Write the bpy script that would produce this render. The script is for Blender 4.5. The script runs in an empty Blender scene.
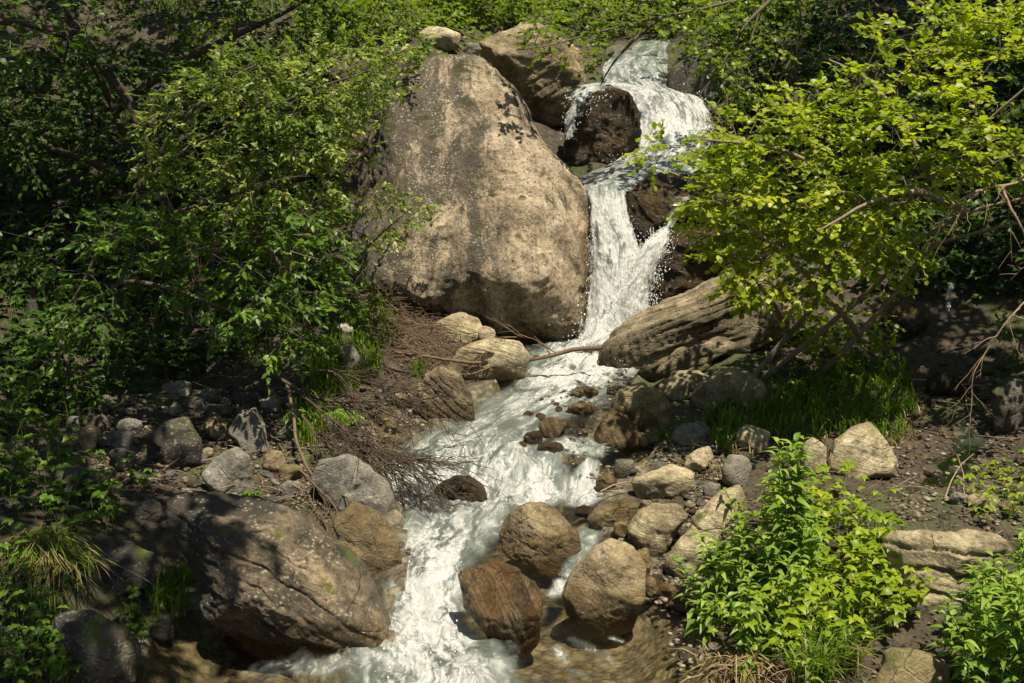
import bpy, bmesh, math, random
import numpy as np
from mathutils import Vector
from mathutils.bvhtree import BVHTree

R = math.radians
scn = bpy.context.scene
COL = scn.collection
random.seed(7)
rng = np.random.default_rng(11)

# ------------------------------------------------------------------ camera
CAMZ, PITCH, FOC = 3.0, R(8.0), 1138.0
cam_d = bpy.data.cameras.new('camera')
cam_d.sensor_width = 36.0
cam_d.lens = 36.0 * FOC / 1024.0
cam_d.clip_start = 0.1
cam_d.clip_end = 600
cam = bpy.data.objects.new('camera', cam_d)
COL.objects.link(cam)
cam.location = (0, 0, CAMZ)
cam.rotation_euler = (R(90) - PITCH, 0, 0)
scn.camera = cam

# ------------------------------------------------------------------ light
SUN = Vector((0.20, -0.36, 0.93)).normalized()          # towards the sun
SUN_EL = math.asin(SUN.z)
world = bpy.data.worlds.new('World')
scn.world = world
world.use_nodes = True
wn = world.node_tree
sky = wn.nodes.new('ShaderNodeTexSky')
sky.sky_type = 'NISHITA'
sky.sun_disc = False
sky.sun_elevation = SUN_EL
sky.sun_rotation = math.atan2(SUN.x, SUN.y)
bg = wn.nodes['Background']
wn.links.new(sky.outputs['Color'], bg.inputs['Color'])
bg.inputs['Strength'].default_value = 0.055
sd = bpy.data.lights.new('sun', 'SUN')
sd.energy = 5.0
sd.angle = R(0.6)
sd.color = (1.0, 0.91, 0.74)
so = bpy.data.objects.new('sun', sd)
COL.objects.link(so)
so.location = (6, -4, 14)
so.rotation_euler = SUN.to_track_quat('Z', 'Y').to_euler()
scn.view_settings.view_transform = 'Standard'
scn.view_settings.look = 'None'
scn.view_settings.gamma = 1
scn.view_settings.use_curve_mapping = False
scn.view_settings.exposure = 0.72
scn.cycles.use_denoising = True
scn.cycles.max_bounces = 7
scn.cycles.diffuse_bounces = 3
scn.cycles.glossy_bounces = 3
scn.cycles.transmission_bounces = 4
scn.cycles.transparent_max_bounces = 12
scn.cycles.caustics_reflective = False
scn.cycles.caustics_refractive = False
scn.cycles.sample_clamp_indirect = 4

# ------------------------------------------------------------------ numeric helpers
cp, sp = math.cos(PITCH), math.sin(PITCH)
def P(px, py, Y):
    u, v = (px - 512) / FOC, (341.5 - py) / FOC
    d = np.array([u, cp + v * sp, -sp + v * cp])
    return np.array([0, 0, CAMZ]) + d * (Y / d[1])
def rdir(px, py):
    u, v = (px - 512) / FOC, (341.5 - py) / FOC
    return Vector((u, cp + v * sp, -sp + v * cp)).normalized()

_perm = np.random.default_rng(3).permutation(256)
_perm = np.concatenate([_perm, _perm, _perm])
_grad = np.random.default_rng(4).normal(size=(256, 3))
_grad /= np.linalg.norm(_grad, axis=1)[:, None]
def perlin(p):
    p = np.asarray(p, float)
    i = np.floor(p).astype(int)
    f = p - i
    i &= 255
    u = f * f * f * (f * (f * 6 - 15) + 10)
    out = 0
    for dx in (0, 1):
        wx = u[:, 0] if dx else 1 - u[:, 0]
        for dy in (0, 1):
            wy = u[:, 1] if dy else 1 - u[:, 1]
            for dz in (0, 1):
                wz = u[:, 2] if dz else 1 - u[:, 2]
                h = _perm[_perm[_perm[(i[:, 0] + dx) & 255] + ((i[:, 1] + dy) & 255)] + ((i[:, 2] + dz) & 255)]
                g = _grad[h]
                out = out + wx * wy * wz * (g[:, 0] * (f[:, 0] - dx) + g[:, 1] * (f[:, 1] - dy) + g[:, 2] * (f[:, 2] - dz))
    return out * 1.6
def fbm(p, octv=4, gain=0.5, lac=2.03):
    p = np.asarray(p, float)
    a, s, t = 1.0, 0, 0
    for k in range(octv):
        s = s + a * perlin(p * lac ** k + 17.3 * k)
        t += a
        a *= gain
    return s / t
def smooth(x, a, b):
    t = np.clip((x - a) / (b - a), 0, 1)
    return t * t * (3 - 2 * t)
def norm(v):
    return v / (np.linalg.norm(v, axis=-1, keepdims=True) + 1e-12)

class TPS:
    def __init__(s, pts, lam=0.02):
        pts = np.array(pts, float)
        s.c = pts[:, :2]
        n = len(pts)
        K = s.k(s.c, s.c) + lam * np.eye(n)
        Q = np.c_[np.ones(n), s.c]
        A = np.block([[K, Q], [Q.T, np.zeros((3, 3))]])
        s.w = np.linalg.solve(A, np.r_[pts[:, 2], 0, 0, 0])
    def k(s, a, b):
        d2 = ((a[:, None, :] - b[None]) ** 2).sum(-1)
        return 0.5 * d2 * np.log(d2 + 1e-9)
    def __call__(s, xy):
        xy = np.asarray(xy, float)
        out = np.empty(len(xy))
        for a in range(0, len(xy), 20000):
            q = xy[a:a + 20000]
            out[a:a + 20000] = s.k(q, s.c) @ s.w[:-3] + s.w[-3] + q @ s.w[-2:]
        return out

def poly_sd(xy, poly):
    """signed distance to a closed polygon, negative inside"""
    xy = np.asarray(xy, float)
    poly = np.asarray(poly, float)
    d = np.full(len(xy), 1e9)
    ins = np.zeros(len(xy), bool)
    for a, b in zip(poly, np.roll(poly, -1, 0)):
        e = b - a
        w = xy - a
        t = np.clip((w @ e) / (e @ e + 1e-12), 0, 1)
        d = np.minimum(d, ((w - t[:, None] * e) ** 2).sum(1))
        c = (a[1] <= xy[:, 1]) != (b[1] <= xy[:, 1])
        xi = a[0] + (xy[:, 1] - a[1]) / (b[1] - a[1] + 1e-15) * (b[0] - a[0])
        ins ^= c & (xy[:, 0] < xi)
    d = np.sqrt(d)
    return np.where(ins, -d, d)

# ------------------------------------------------------------------ object helpers
def mesh(name, V, F, mat, smooth_=True, attrs=None, parent=None, loc=None, uv=None):
    V = np.asarray(V, float).reshape(-1, 3)
    Fs = F if isinstance(F, list) else [F]
    Fs = [np.asarray(f, int) for f in Fs if len(f)]
    me = bpy.data.meshes.new(name)
    me.vertices.add(len(V))
    me.vertices.foreach_set('co', V.ravel())
    loops = np.concatenate([f.ravel() for f in Fs])
    sizes = np.concatenate([np.full(len(f), f.shape[1]) for f in Fs])
    me.loops.add(len(loops))
    me.loops.foreach_set('vertex_index', loops)
    me.polygons.add(len(sizes))
    me.polygons.foreach_set('loop_start', np.r_[0, np.cumsum(sizes)[:-1]])
    me.polygons.foreach_set('loop_total', sizes)
    me.polygons.foreach_set('use_smooth', np.full(len(sizes), smooth_))
    me.update(calc_edges=True)
    for k, a in (attrs or {}).items():
        at = me.attributes.new(k, 'FLOAT', 'POINT')
        at.data.foreach_set('value', np.asarray(a, float))
    if uv is not None:
        l = me.uv_layers.new(name='uv')
        l.data.foreach_set('uv', np.asarray(uv, float)[loops].ravel())
    me.materials.append(mat)
    o = bpy.data.objects.new(name, me)
    COL.objects.link(o)
    if loc is not None:
        o.location = loc
    if parent is not None:
        o.parent = parent
    return o
def empty(name, loc):
    o = bpy.data.objects.new(name, None)
    COL.objects.link(o)
    o.location = loc
    o.empty_display_size = 0.1
    return o
def tag(o, label=None, cat=None, group=None, kind=None):
    if label: o['label'] = label
    if cat: o['category'] = cat
    if group: o['group'] = group
    if kind: o['kind'] = kind
    return o

class MB:
    """collects vertices and faces for one mesh"""
    def __init__(s):
        s.V, s.Q, s.T, s.A, s.n = [], [], [], [], 0
    def add(s, V, Q=None, T=None, a=None):
        V = np.asarray(V, float).reshape(-1, 3)
        if Q is not None: s.Q.append(np.asarray(Q, int) + s.n)
        if T is not None: s.T.append(np.asarray(T, int) + s.n)
        s.V.append(V)
        s.A.append(np.full(len(V), 0.5) if a is None else np.broadcast_to(np.asarray(a, float), (len(V),)))
        s.n += len(V)
    def tube(s, pts, r, k=5, a=None):
        pts = np.asarray(pts, float)
        n = len(pts)
        r = np.broadcast_to(np.asarray(r, float), (n,))
        t = norm(np.gradient(pts, axis=0))
        ref = np.array([0.31, 0.17, 0.93]) if abs(t[:, 2]).mean() < 0.8 else np.array([0.9, 0.3, 0.1])
        b1 = norm(np.cross(t, ref))
        b2 = np.cross(t, b1)
        th = np.arange(k) * 2 * math.pi / k
        V = pts[:, None] + r[:, None, None] * (np.cos(th)[None, :, None] * b1[:, None] + np.sin(th)[None, :, None] * b2[:, None])
        i = np.arange(n - 1)[:, None] * k
        j = np.arange(k)[None]
        jn = (j + 1) % k
        Q = np.stack([i + j, i + jn, i + k + jn, i + k + j], -1).reshape(-1, 4)
        s.add(V.reshape(-1, 3), Q, a=a)
        tip = np.r_[V[-1], pts[-1:] + t[-1:] * r[-1] * 0.5]
        s.add(tip, T=[[q, (q + 1) % k, k] for q in range(k)], a=a)
    def build(s, name, mat, parent=None, loc=None, smooth_=True, attr='rnd'):
        V = np.concatenate(s.V)
        if loc is not None: V = V - np.asarray(loc)
        elif parent is not None: V = V - np.array(parent.location)
        F = []
        if s.Q: F.append(np.concatenate(s.Q))
        if s.T: F.append(np.concatenate(s.T))
        return mesh(name, V, F, mat, smooth_, {attr: np.concatenate(s.A)}, parent, loc)

# ------------------------------------------------------------------ materials
class NT:
    def __init__(s, name):
        s.m = bpy.data.materials.new(name)
        s.m.use_nodes = True
        s.t = s.m.node_tree
        s.t.nodes.clear()
        s.out = s.t.nodes.new('ShaderNodeOutputMaterial')
    def n(s, typ, props=None, **ins):
        nd = s.t.nodes.new('ShaderNode' + typ)
        for k, v in (props or {}).items():
            setattr(nd, k, v)
        for k, v in ins.items():
            key = int(k[1:]) if k[0] == 'i' and k[1:].isdigit() else k.replace('_', ' ')
            s.set(nd.inputs[key], v)
        return nd
    def set(s, sock, v):
        if isinstance(v, bpy.types.NodeSocket):
            s.t.links.new(v, sock)
        elif isinstance(v, bpy.types.Node):
            s.t.links.new(v.outputs[0], sock)
        else:
            if sock.type == 'RGBA' and len(v) == 3: v = (*v, 1)
            sock.default_value = v
    def math(s, op, a, b=0.0, clamp=False):
        return s.n('Math', {'operation': op, 'use_clamp': clamp}, i0=a, i1=b).outputs[0]
    def mix(s, f, a, b, mode='MIX'):
        nd = s.t.nodes.new('ShaderNodeMix')
        nd.data_type = 'RGBA'
        nd.blend_type = mode
        s.set(nd.inputs[0], f); s.set(nd.inputs[6], a); s.set(nd.inputs[7], b)
        return nd.outputs[2]
    def ramp(s, f, stops, interp='LINEAR'):
        nd = s.n('ValToRGB', i0=f)
        cr = nd.color_ramp
        cr.interpolation = interp
        while len(cr.elements) < len(stops): cr.elements.new(0.5)
        for e, (p, c) in zip(cr.elements, stops):
            e.position = p
            e.color = (c, c, c, 1) if isinstance(c, (int, float)) else (*c, 1)
        return nd.outputs[0]
    def noise(s, vec, scale, detail=4, rough=0.55, dist=0.0):
        return s.n('TexNoise', Vector=vec, Scale=scale, Detail=detail, Roughness=rough, Distortion=dist).outputs[0]
    def vmul(s, vec, m):
        return s.n('VectorMath', {'operation': 'MULTIPLY'}, i0=vec, i1=m).outputs[0]
    def vadd(s, vec, m):
        return s.n('VectorMath', {'operation': 'ADD'}, i0=vec, i1=m).outputs[0]
    def attr(s, name):
        return s.n('Attribute', {'attribute_name': name}).outputs['Fac']
    def bump(s, h, strength=0.5, dist=0.05, normal=None):
        nd = s.n('Bump', Strength=strength, Distance=dist, Height=h)
        if normal is not None: s.set(nd.inputs['Normal'], normal)
        return nd.outputs[0]
    def surf(s, sh):
        s.t.links.new(sh.outputs[0] if isinstance(sh, bpy.types.Node) else sh, s.out.inputs['Surface'])
        return s.m

def rock_mat(name, dark, mid, light, strata=(0.3, 0.2, 1.0), sstr=0.35, sfreq=9.0, lichen=0.3, moss=0.0,
             rough=0.75, stain=None, stain_amt=0.4, scale=1.0, bump=1.0, vein=0.0, speck=(0.62, 0.6, 0.5), mossc=(0.045, 0.07, 0.012), crack=0.22, grain=0.75, stain_shade_bias=None):
    t = NT(name)
    co = co0 = t.n('TexCoord').outputs['Object']
    rn = t.n('ObjectInfo').outputs['Random']
    co = t.vadd(co, t.n('CombineXYZ', X=t.math('MULTIPLY', rn, 37.0), Y=t.math('MULTIPLY', rn, 91.0), Z=t.math('MULTIPLY', rn, 53.0)).outputs[0])
    n1 = t.noise(co, 1.7 * scale, 10, 0.70, 0.5)
    base = t.ramp(n1, [(0.36, dark), (0.48, mid), (0.62, light)])
    n2 = t.noise(co, 13 * scale, 8, 0.78)
    base = t.mix(grain, base, t.ramp(n2, [(0.36, 0.38), (0.5, 0.95), (0.62, 1.4)]), 'MULTIPLY')
    # layered banding across the dip of the beds
    st = Vector(strata).normalized()
    s1 = t.n('VectorMath', {'operation': 'DOT_PRODUCT'}, i0=co, i1=tuple(st)).outputs['Value']
    warp = t.noise(co, 2.2 * scale, 3, 0.5)
    s1 = t.math('ADD', t.math('MULTIPLY', s1, sfreq), t.math('MULTIPLY', warp, 2.6))
    sv = t.n('CombineXYZ', X=s1, Y=t.math('MULTIPLY', n1, 1.2), Z=0.3).outputs[0]
    band = t.noise(sv, 1.0, 5, 0.65)
    base = t.mix(sstr, base, t.ramp(band, [(0.33, 0.35), (0.5, 0.95), (0.66, 1.5)]), 'MULTIPLY')
    if vein:
        vf = t.ramp(t.math('ABSOLUTE', t.math('SUBTRACT', band, 0.52)), [(0.0, 1.0), (0.02, 0.0)])
        base = t.mix(t.math('MULTIPLY', vf, vein), base, (0.62, 0.52, 0.34))
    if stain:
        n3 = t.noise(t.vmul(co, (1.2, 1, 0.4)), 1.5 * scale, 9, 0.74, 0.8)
        if stain_shade_bias: n3 = t.math('ADD', n3, t.n('VectorMath', {'operation': 'DOT_PRODUCT'}, i0=co0, i1=stain_shade_bias).outputs['Value'])  # gathers stain to one side; on the giant boulder also painted shade
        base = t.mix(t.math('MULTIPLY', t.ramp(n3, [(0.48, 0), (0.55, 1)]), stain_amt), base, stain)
    if lichen:
        vo = t.n('TexVoronoi', {'feature': 'F1'}, Vector=t.vadd(co, t.n('CombineXYZ', X=t.math('MULTIPLY', n2, 0.08)).outputs[0]), Scale=30 * scale).outputs['Distance']
        lm = t.math('MULTIPLY', t.ramp(vo, [(0.20, 1), (0.36, 0)]), t.ramp(t.noise(co, 3.2 * scale, 7, 0.75), [(0.44, 0), (0.56, 1)]))
        base = t.mix(t.math('MULTIPLY', lm, lichen), base, speck)
        dk = t.ramp(t.noise(co, 24 * scale, 6, 0.8), [(0.40, 1), (0.47, 0)])
        base = t.mix(t.math('MULTIPLY', dk, lichen), base, (0.05, 0.043, 0.032))
    ck = t.n('TexVoronoi', {'feature': 'DISTANCE_TO_EDGE'}, Vector=t.vadd(t.vmul(co, (1.0, 1.0, 1.6)), t.vmul(t.n('TexNoise', Vector=co, Scale=2.6 * scale, Detail=5.0).outputs['Color'], (.5, .5, .5))), Scale=1.9 * scale).outputs['Distance']
    ckm = t.math('MULTIPLY', t.ramp(ck, [(0.0, 1), (0.022, 0)]), t.ramp(t.noise(co, 1.9 * scale, 3, 0.6), [(0.46, 0), (0.58, 1)]))
    base = t.mix(t.math('MULTIPLY', ckm, crack), base, (0.035, 0.028, 0.02))
    nz = t.n('SeparateXYZ', i0=t.n('NewGeometry').outputs['Normal']).outputs[2]
    if moss:
        mm = t.math('MULTIPLY', t.ramp(t.noise(co, 3.4 * scale, 6, 0.72, 0.4), [(0.60 - 0.16 * moss, 0), (0.67 - 0.16 * moss, 1)]), t.ramp(nz, [(0.1, 0), (0.55, 1)]))
        mcol = t.mix(t.noise(co, 22, 4), mossc, (mossc[0] * 2.6, mossc[1] * 2.0, mossc[2] * 1.6))
        base = t.mix(t.math('MULTIPLY', mm, 0.9), base, mcol)
    wet = t.attr('wet')
    wet = t.ramp(t.math('ADD', wet, t.math('MULTIPLY', t.math('SUBTRACT', n1, 0.5), 0.9)), [(0.35, 0), (0.6, 1)])
    base = t.mix(t.math('MULTIPLY', wet, 0.8), base, t.mix(1.0, base, (0.42, 0.36, 0.27), 'MULTIPLY'))
    rg = t.mix(wet, (rough,) * 3, (0.16,) * 3)
    hb = t.math('ADD', t.math('MULTIPLY', n2, 0.55), t.math('ADD', t.math('MULTIPLY', band, 0.9 * min(1, sstr * 2)), t.math('MULTIPLY', t.noise(co, 55 * scale, 5, 0.7), 0.25)))
    hb = t.math('SUBTRACT', hb, t.math('MULTIPLY', ckm, crack))
    b = t.bump(hb, 1.0 * bump, 0.06 / scale)
    p = t.n('BsdfPrincipled', Base_Color=base, Roughness=rg, Normal=b)
    p.inputs['Specular IOR Level'].default_value = 0.35
    return t.surf(p)

def leaf_mat(name, c0, c1, c2, trans=0.42, tcol=None, rough=0.42, spec=0.35):
    t = NT(name)
    r = t.attr('rnd')
    col = t.ramp(r, [(0.0, c0), (0.55, c1), (1.0, c2)])
    p = t.n('BsdfPrincipled', Base_Color=col, Roughness=rough)
    p.inputs['Specular IOR Level'].default_value = spec
    tc = t.mix(1.0, col, tcol or (1.6, 1.75, 0.7), 'MULTIPLY')
    tr = t.n('BsdfTranslucent', Color=tc)
    return t.surf(t.n('MixShader', i0=trans, i1=p.outputs[0], i2=tr.outputs[0]))

def bark_mat(name, a, b, scale=1.0):
    t = NT(name)
    co = t.n('TexCoord').outputs['Object']
    n = t.noise(co, 9 * scale, 6, 0.7)
    n2 = t.noise(t.vmul(co, (40, 40, 14)), scale, 4, 0.6)
    col = t.mix(n, a, b)
    col = t.mix(0.6, col, t.ramp(n2, [(0.3, 0.5), (0.6, 1.2)]), 'MULTIPLY')
    return t.surf(t.n('BsdfPrincipled', Base_Color=col, Roughness=0.85, Normal=t.bump(n2, 0.5, 0.01)))

M = {}
M['hazel'] = leaf_mat('hazel_leaf', (0.14, 0.195, 0.010), (0.27, 0.335, 0.013), (0.42, 0.43, 0.03), 0.45)
M['willow'] = leaf_mat('willow_leaf', (0.07, 0.12, 0.02), (0.18, 0.245, 0.036), (0.40, 0.42, 0.13), 0.42)
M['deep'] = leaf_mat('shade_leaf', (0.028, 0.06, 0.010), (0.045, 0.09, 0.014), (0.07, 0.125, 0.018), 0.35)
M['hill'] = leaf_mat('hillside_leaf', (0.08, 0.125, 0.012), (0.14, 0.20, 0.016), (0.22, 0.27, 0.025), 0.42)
M['herb'] = leaf_mat('herb_leaf', (0.08, 0.15, 0.018), (0.16, 0.26, 0.03), (0.29, 0.38, 0.065), 0.36)
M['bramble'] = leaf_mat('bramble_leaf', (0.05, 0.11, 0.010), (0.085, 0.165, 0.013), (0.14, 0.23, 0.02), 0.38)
M['limeherb'] = leaf_mat('lime_leaf', (0.13, 0.20, 0.010), (0.21, 0.29, 0.013), (0.30, 0.35, 0.018), 0.4)
M['grass'] = leaf_mat('grass_blade', (0.07, 0.13, 0.010), (0.12, 0.20, 0.016), (0.19, 0.27, 0.03), 0.4)
M['straw'] = leaf_mat('dry_blade', (0.16, 0.11, 0.05), (0.26, 0.19, 0.09), (0.36, 0.28, 0.14), 0.2, (1.1, 1.0, 0.8))
M['litter'] = leaf_mat('dead_leaf', (0.05, 0.03, 0.018), (0.105, 0.068, 0.042), (0.20, 0.145, 0.09), 0.12, (1.1, 0.9, 0.7), 0.7, 0.15)
M['bark'] = bark_mat('shrub_bark', (0.05, 0.037, 0.024), (0.15, 0.115, 0.08))
M['greybark'] = bark_mat('pale_bark', (0.11, 0.085, 0.06), (0.27, 0.21, 0.15))
M['twig'] = bark_mat('dead_twig', (0.06, 0.037, 0.022), (0.20, 0.13, 0.08))
M['paletwig'] = bark_mat('pale_twig', (0.17, 0.11, 0.07), (0.36, 0.26, 0.17))
M['darktwig'] = bark_mat('dark_twig', (0.03, 0.02, 0.013), (0.10, 0.066, 0.042))
M['stem'] = leaf_mat('green_stem', (0.07, 0.11, 0.02), (0.10, 0.14, 0.03), (0.13, 0.16, 0.05), 0.1)

W_, G_ = (0.3, 0.2, 1.0), (-0.4, 0.3, 1.0)
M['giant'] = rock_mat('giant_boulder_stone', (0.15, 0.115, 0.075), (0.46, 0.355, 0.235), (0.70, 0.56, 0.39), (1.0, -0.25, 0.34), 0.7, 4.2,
                      0.8, 0.30, 0.82, (0.075, 0.062, 0.047), 0.85, 1.0, 1.6, mossc=(0.03, 0.042, 0.010), crack=0.0, grain=0.5, stain_shade_bias=(-0.11, 0, 0.02))  # left flank darkened: its shading and lichen put into the stone colour
M['stained'] = rock_mat('black_stained_stone', (0.05, 0.042, 0.031), (0.17, 0.132, 0.085), (0.38, 0.29, 0.175), (0.5, 0.2, 0.8), 0.5, 8, 0.45, 0.1, 0.42, (0.04, 0.036, 0.031), 0.85, stain_shade_bias=(-0.20, 0, 0.08))
M['tan'] = rock_mat('tan_stone', (0.20, 0.157, 0.088), (0.42, 0.345, 0.20), (0.60, 0.505, 0.32), W_, 0.45, 12, 0.35, 0.1, 0.7, (0.15, 0.11, 0.06), 0.35)
M['tan2'] = rock_mat('ochre_stone', (0.17, 0.125, 0.06), (0.34, 0.255, 0.125), (0.50, 0.40, 0.22), (-0.5, 0.2, 1), 0.5, 14, 0.25, 0.15, 0.7, (0.12, 0.12, 0.03), 0.5)
M['grey'] = rock_mat('grey_stone', (0.09, 0.084, 0.068), (0.205, 0.19, 0.155), (0.36, 0.33, 0.27), G_, 0.3, 10, 0.4, 0.2, 0.78, (0.14, 0.115, 0.08), 0.4)
M['brown'] = rock_mat('brown_stone', (0.085, 0.064, 0.036), (0.25, 0.195, 0.108), (0.45, 0.36, 0.21), (0.5, 0.3, 1), 0.5, 9, 0.3, 0.12, 0.42, (0.20, 0.135, 0.065), 0.45)
M['wet'] = rock_mat('wet_stone', (0.05, 0.040, 0.024), (0.13, 0.10, 0.054), (0.27, 0.21, 0.12), (0.9, 0.3, 0.4), 0.6, 11, 0.15, 0, 0.16, (0.20, 0.09, 0.02), 0.4, 1.0, 0.9, 0.45)
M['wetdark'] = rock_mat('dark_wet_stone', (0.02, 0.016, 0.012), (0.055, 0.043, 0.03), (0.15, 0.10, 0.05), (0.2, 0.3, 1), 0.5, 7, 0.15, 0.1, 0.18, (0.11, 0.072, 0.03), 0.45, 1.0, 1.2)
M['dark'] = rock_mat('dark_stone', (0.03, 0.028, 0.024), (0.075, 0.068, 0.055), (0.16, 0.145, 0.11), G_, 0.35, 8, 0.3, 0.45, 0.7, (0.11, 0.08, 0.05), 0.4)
M['strata'] = rock_mat('layered_stone', (0.10, 0.075, 0.048), (0.24, 0.185, 0.115), (0.38, 0.30, 0.195), (-0.36, 0.15, 0.92), 0.75, 15, 0.25, 0.12, 0.7, (0.07, 0.07, 0.02), 0.45, 1.0, 1.3)
M['striped'] = rock_mat('striped_stone', (0.09, 0.062, 0.035), (0.22, 0.165, 0.095), (0.38, 0.30, 0.18), (0.62, -0.2, 0.66), 0.95, 17, 0.15, 0.05, 0.6, None, 0, 1.0, 1.4)
# ------------------------------------------------------------------ terrain and stream
water_pts = [(330, 700, 6.25), (600, 700, 6.25), (200, 650, 6.95), (415, 640, 7.05), (640, 640, 7.05), (420, 600, 7.6), (600, 600, 7.6), (690, 610, 7.5),
             (430, 560, 8.15), (560, 560, 8.15), (440, 525, 8.75), (420, 500, 9.2), (520, 500, 9.2), (600, 500, 9.15), (400, 490, 9.4), (480, 492, 9.42), (560, 492, 9.4),
             (420, 455, 9.78), (500, 452, 9.8), (580, 450, 9.95), (640, 455, 10.0), (470, 425, 10.5), (540, 425, 10.45), (620, 430, 10.4), (490, 400, 11.15),
             (560, 395, 11.2), (620, 395, 11.2), (520, 375, 11.9), (590, 372, 12.0), (560, 350, 12.75), (620, 350, 12.75), (590, 342, 13.2), (650, 344, 13.2)]
TW = TPS([P(*q) for q in water_pts] + [(0, 3, -0.7), (-3, 3, -0.7), (3, 3, -0.7), (-0.5, 15, 1.4), (3, 15, 1.4)], 0.004)

chan_px = [(95, 705), (132, 680), (150, 645), (190, 612), (250, 618), (300, 640), (345, 650), (398, 644), (396, 615), (408, 576), (412, 556), (404, 522), (398, 505), (385, 475), (372, 445),
           (375, 425), (410, 420), (440, 425), (474, 420), (478, 395), (500, 381), (525, 372), (500, 345), (585, 328), (600, 335), (650, 342), (622, 372), (606, 384), (628, 402), (645, 432),
           (655, 452), (635, 470), (612, 482), (600, 505), (590, 522), (612, 540), (645, 572), (662, 592), (697, 604), (694, 640), (706, 705)]
def water_hit(px, py):
    d = rdir(px, py)
    lo, hi = 3.0, 16.0
    s = np.linspace(lo, hi, 400)
    pts = np.array([0, 0, CAMZ]) + np.array(d)[None] * (s / d.y)[:, None]
    dz = pts[:, 2] - TW(pts[:, :2])
    k = np.argmax(dz < 0)
    if k == 0: k = len(s) - 1
    return pts[k]
chan = np.array([water_hit(*q)[:2] for q in chan_px])
chan[0, 1] = chan[-1, 1] = 2.0

land = [(160, 640, 7.2), (100, 690, 6.3), (0, 690, 6.0), (40, 600, 6.9), (0, 560, 7.2), (100, 560, 7.5), (170, 590, 7.7), (130, 500, 8.4), (60, 470, 8.6), (0, 440, 9), (200, 500, 8.7),
        (280, 500, 8.8), (330, 510, 8.7), (300, 440, 9.7), (200, 430, 9.9), (120, 420, 9.9), (200, 385, 11), (120, 370, 11), (280, 385, 11), (350, 420, 10.4), (40, 370, 11),
        (330, 330, 12), (200, 320, 12.3), (80, 280, 12.6), (400, 380, 11.3), (380, 300, 12.7), (440, 335, 12.5), (470, 300, 13.8), (430, 60, 15.6), (350, 80, 15), (250, 150, 14.4),
        (100, 150, 14.5), (0, 200, 13.5), (250, 50, 16), (100, 30, 16.5), (0, 0, 16.5), (450, 22, 17.5), (520, 12, 19.5), (450, -10, 22),
        (700, 650, 6.95), (760, 650, 6.75), (820, 690, 6.1), (950, 690, 6.0), (1020, 650, 6.3), (900, 620, 6.8), (720, 590, 7.7), (760, 540, 8.2), (850, 540, 7.9), (880, 600, 7.1),
        (930, 520, 8.2), (1020, 540, 7.8), (700, 520, 8.8), (690, 480, 9.5), (760, 460, 9.7), (850, 480, 9.1), (930, 500, 8.7), (1000, 480, 9.1), (950, 440, 10.1), (1020, 430, 10),
        (690, 440, 10.3), (700, 410, 10.9), (780, 410, 10.7), (860, 400, 10.9), (940, 400, 11), (760, 370, 11.5), (850, 350, 12), (940, 345, 12.0), (1020, 330, 12), (700, 340, 12.5),
        (720, 300, 13.1), (800, 270, 13.6), (900, 280, 13.0), (1000, 250, 13.0), (690, 240, 14.2), (740, 180, 15.1), (850, 190, 14.8), (960, 160, 14.6), (720, 100, 16.4), (760, 60, 17),
        (850, 60, 16.5), (960, 60, 16), (700, 30, 19), (640, 20, 21), (615, 192, 14.4), (600, 340, 13.7), (640, 340, 13.6), (650, 180, 15.3), (670, 140, 16.2), (660, 100, 16.8),
        (640, 62, 18.2), (645, 54, 19.2), (585, 150, 15.8), (580, 100, 16.8), (560, 60, 18)]
land = [P(*q) for q in land]
land += [(-8, 20, 11), (0, 25, 9.8), (8, 20, 10.5), (-14, 30, 21), (0, 36, 17), (14, 30, 21), (-12, 12, 8), (12, 12, 8), (-9, 6, 3.5), (9, 6, 3.2), (-6, 9, 2.1), (6, 9, 1.7), (-25, 15, 19), (25, 15, 19),
         (0, 60, 34), (-30, 50, 36), (30, 50, 36), (0, 1, -0.8), (-5, 2, 0.9), (5, 2, 0.7), (0, -15, -3), (-10, -10, 3), (10, -10, 3), (-25, -10, 13), (25, -10, 13), (0, -40, -7)]
TL = TPS(land, 0.02)
def height(xy):
    xy = np.asarray(xy, float)
    z = TL(xy)
    p3 = np.c_[xy, np.zeros(len(xy))]
    z = z + 0.14 * fbm(p3 * 1.1, 4) + 0.05 * fbm(p3 * 4.3 + 9, 4)
    m = (xy[:, 1] < 13.35) & (np.abs(xy[:, 0]) < 6)
    if m.any():
        q = xy[m]
        sdv = poly_sd(q, chan) + 0.05 * fbm(np.c_[q * 3, np.zeros(len(q))], 2)
        zw = TW(q)
        zm = z[m]
        inside = np.minimum(zm, zw - 0.03 - 0.24 * smooth(-sdv, -0.02, 0.5) + 0.035 * fbm(np.c_[q * 6, np.zeros(len(q))], 3))
        edge = zw + 0.03 + 0.25 * sdv
        outside = np.where(sdv < 0.5, np.maximum(zm, edge * (1 - sdv / 0.5) + zm * sdv / 0.5) * (1 - smooth(sdv, 0.0, 0.5)) + zm * smooth(sdv, 0.0, 0.5), zm)
        outside = np.where(sdv < 0.12, np.minimum(outside, zw + 0.03 + 0.9 * np.maximum(sdv, 0)) , outside)
        z[m] = np.where(sdv < 0, inside, outside)
    return z

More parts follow.
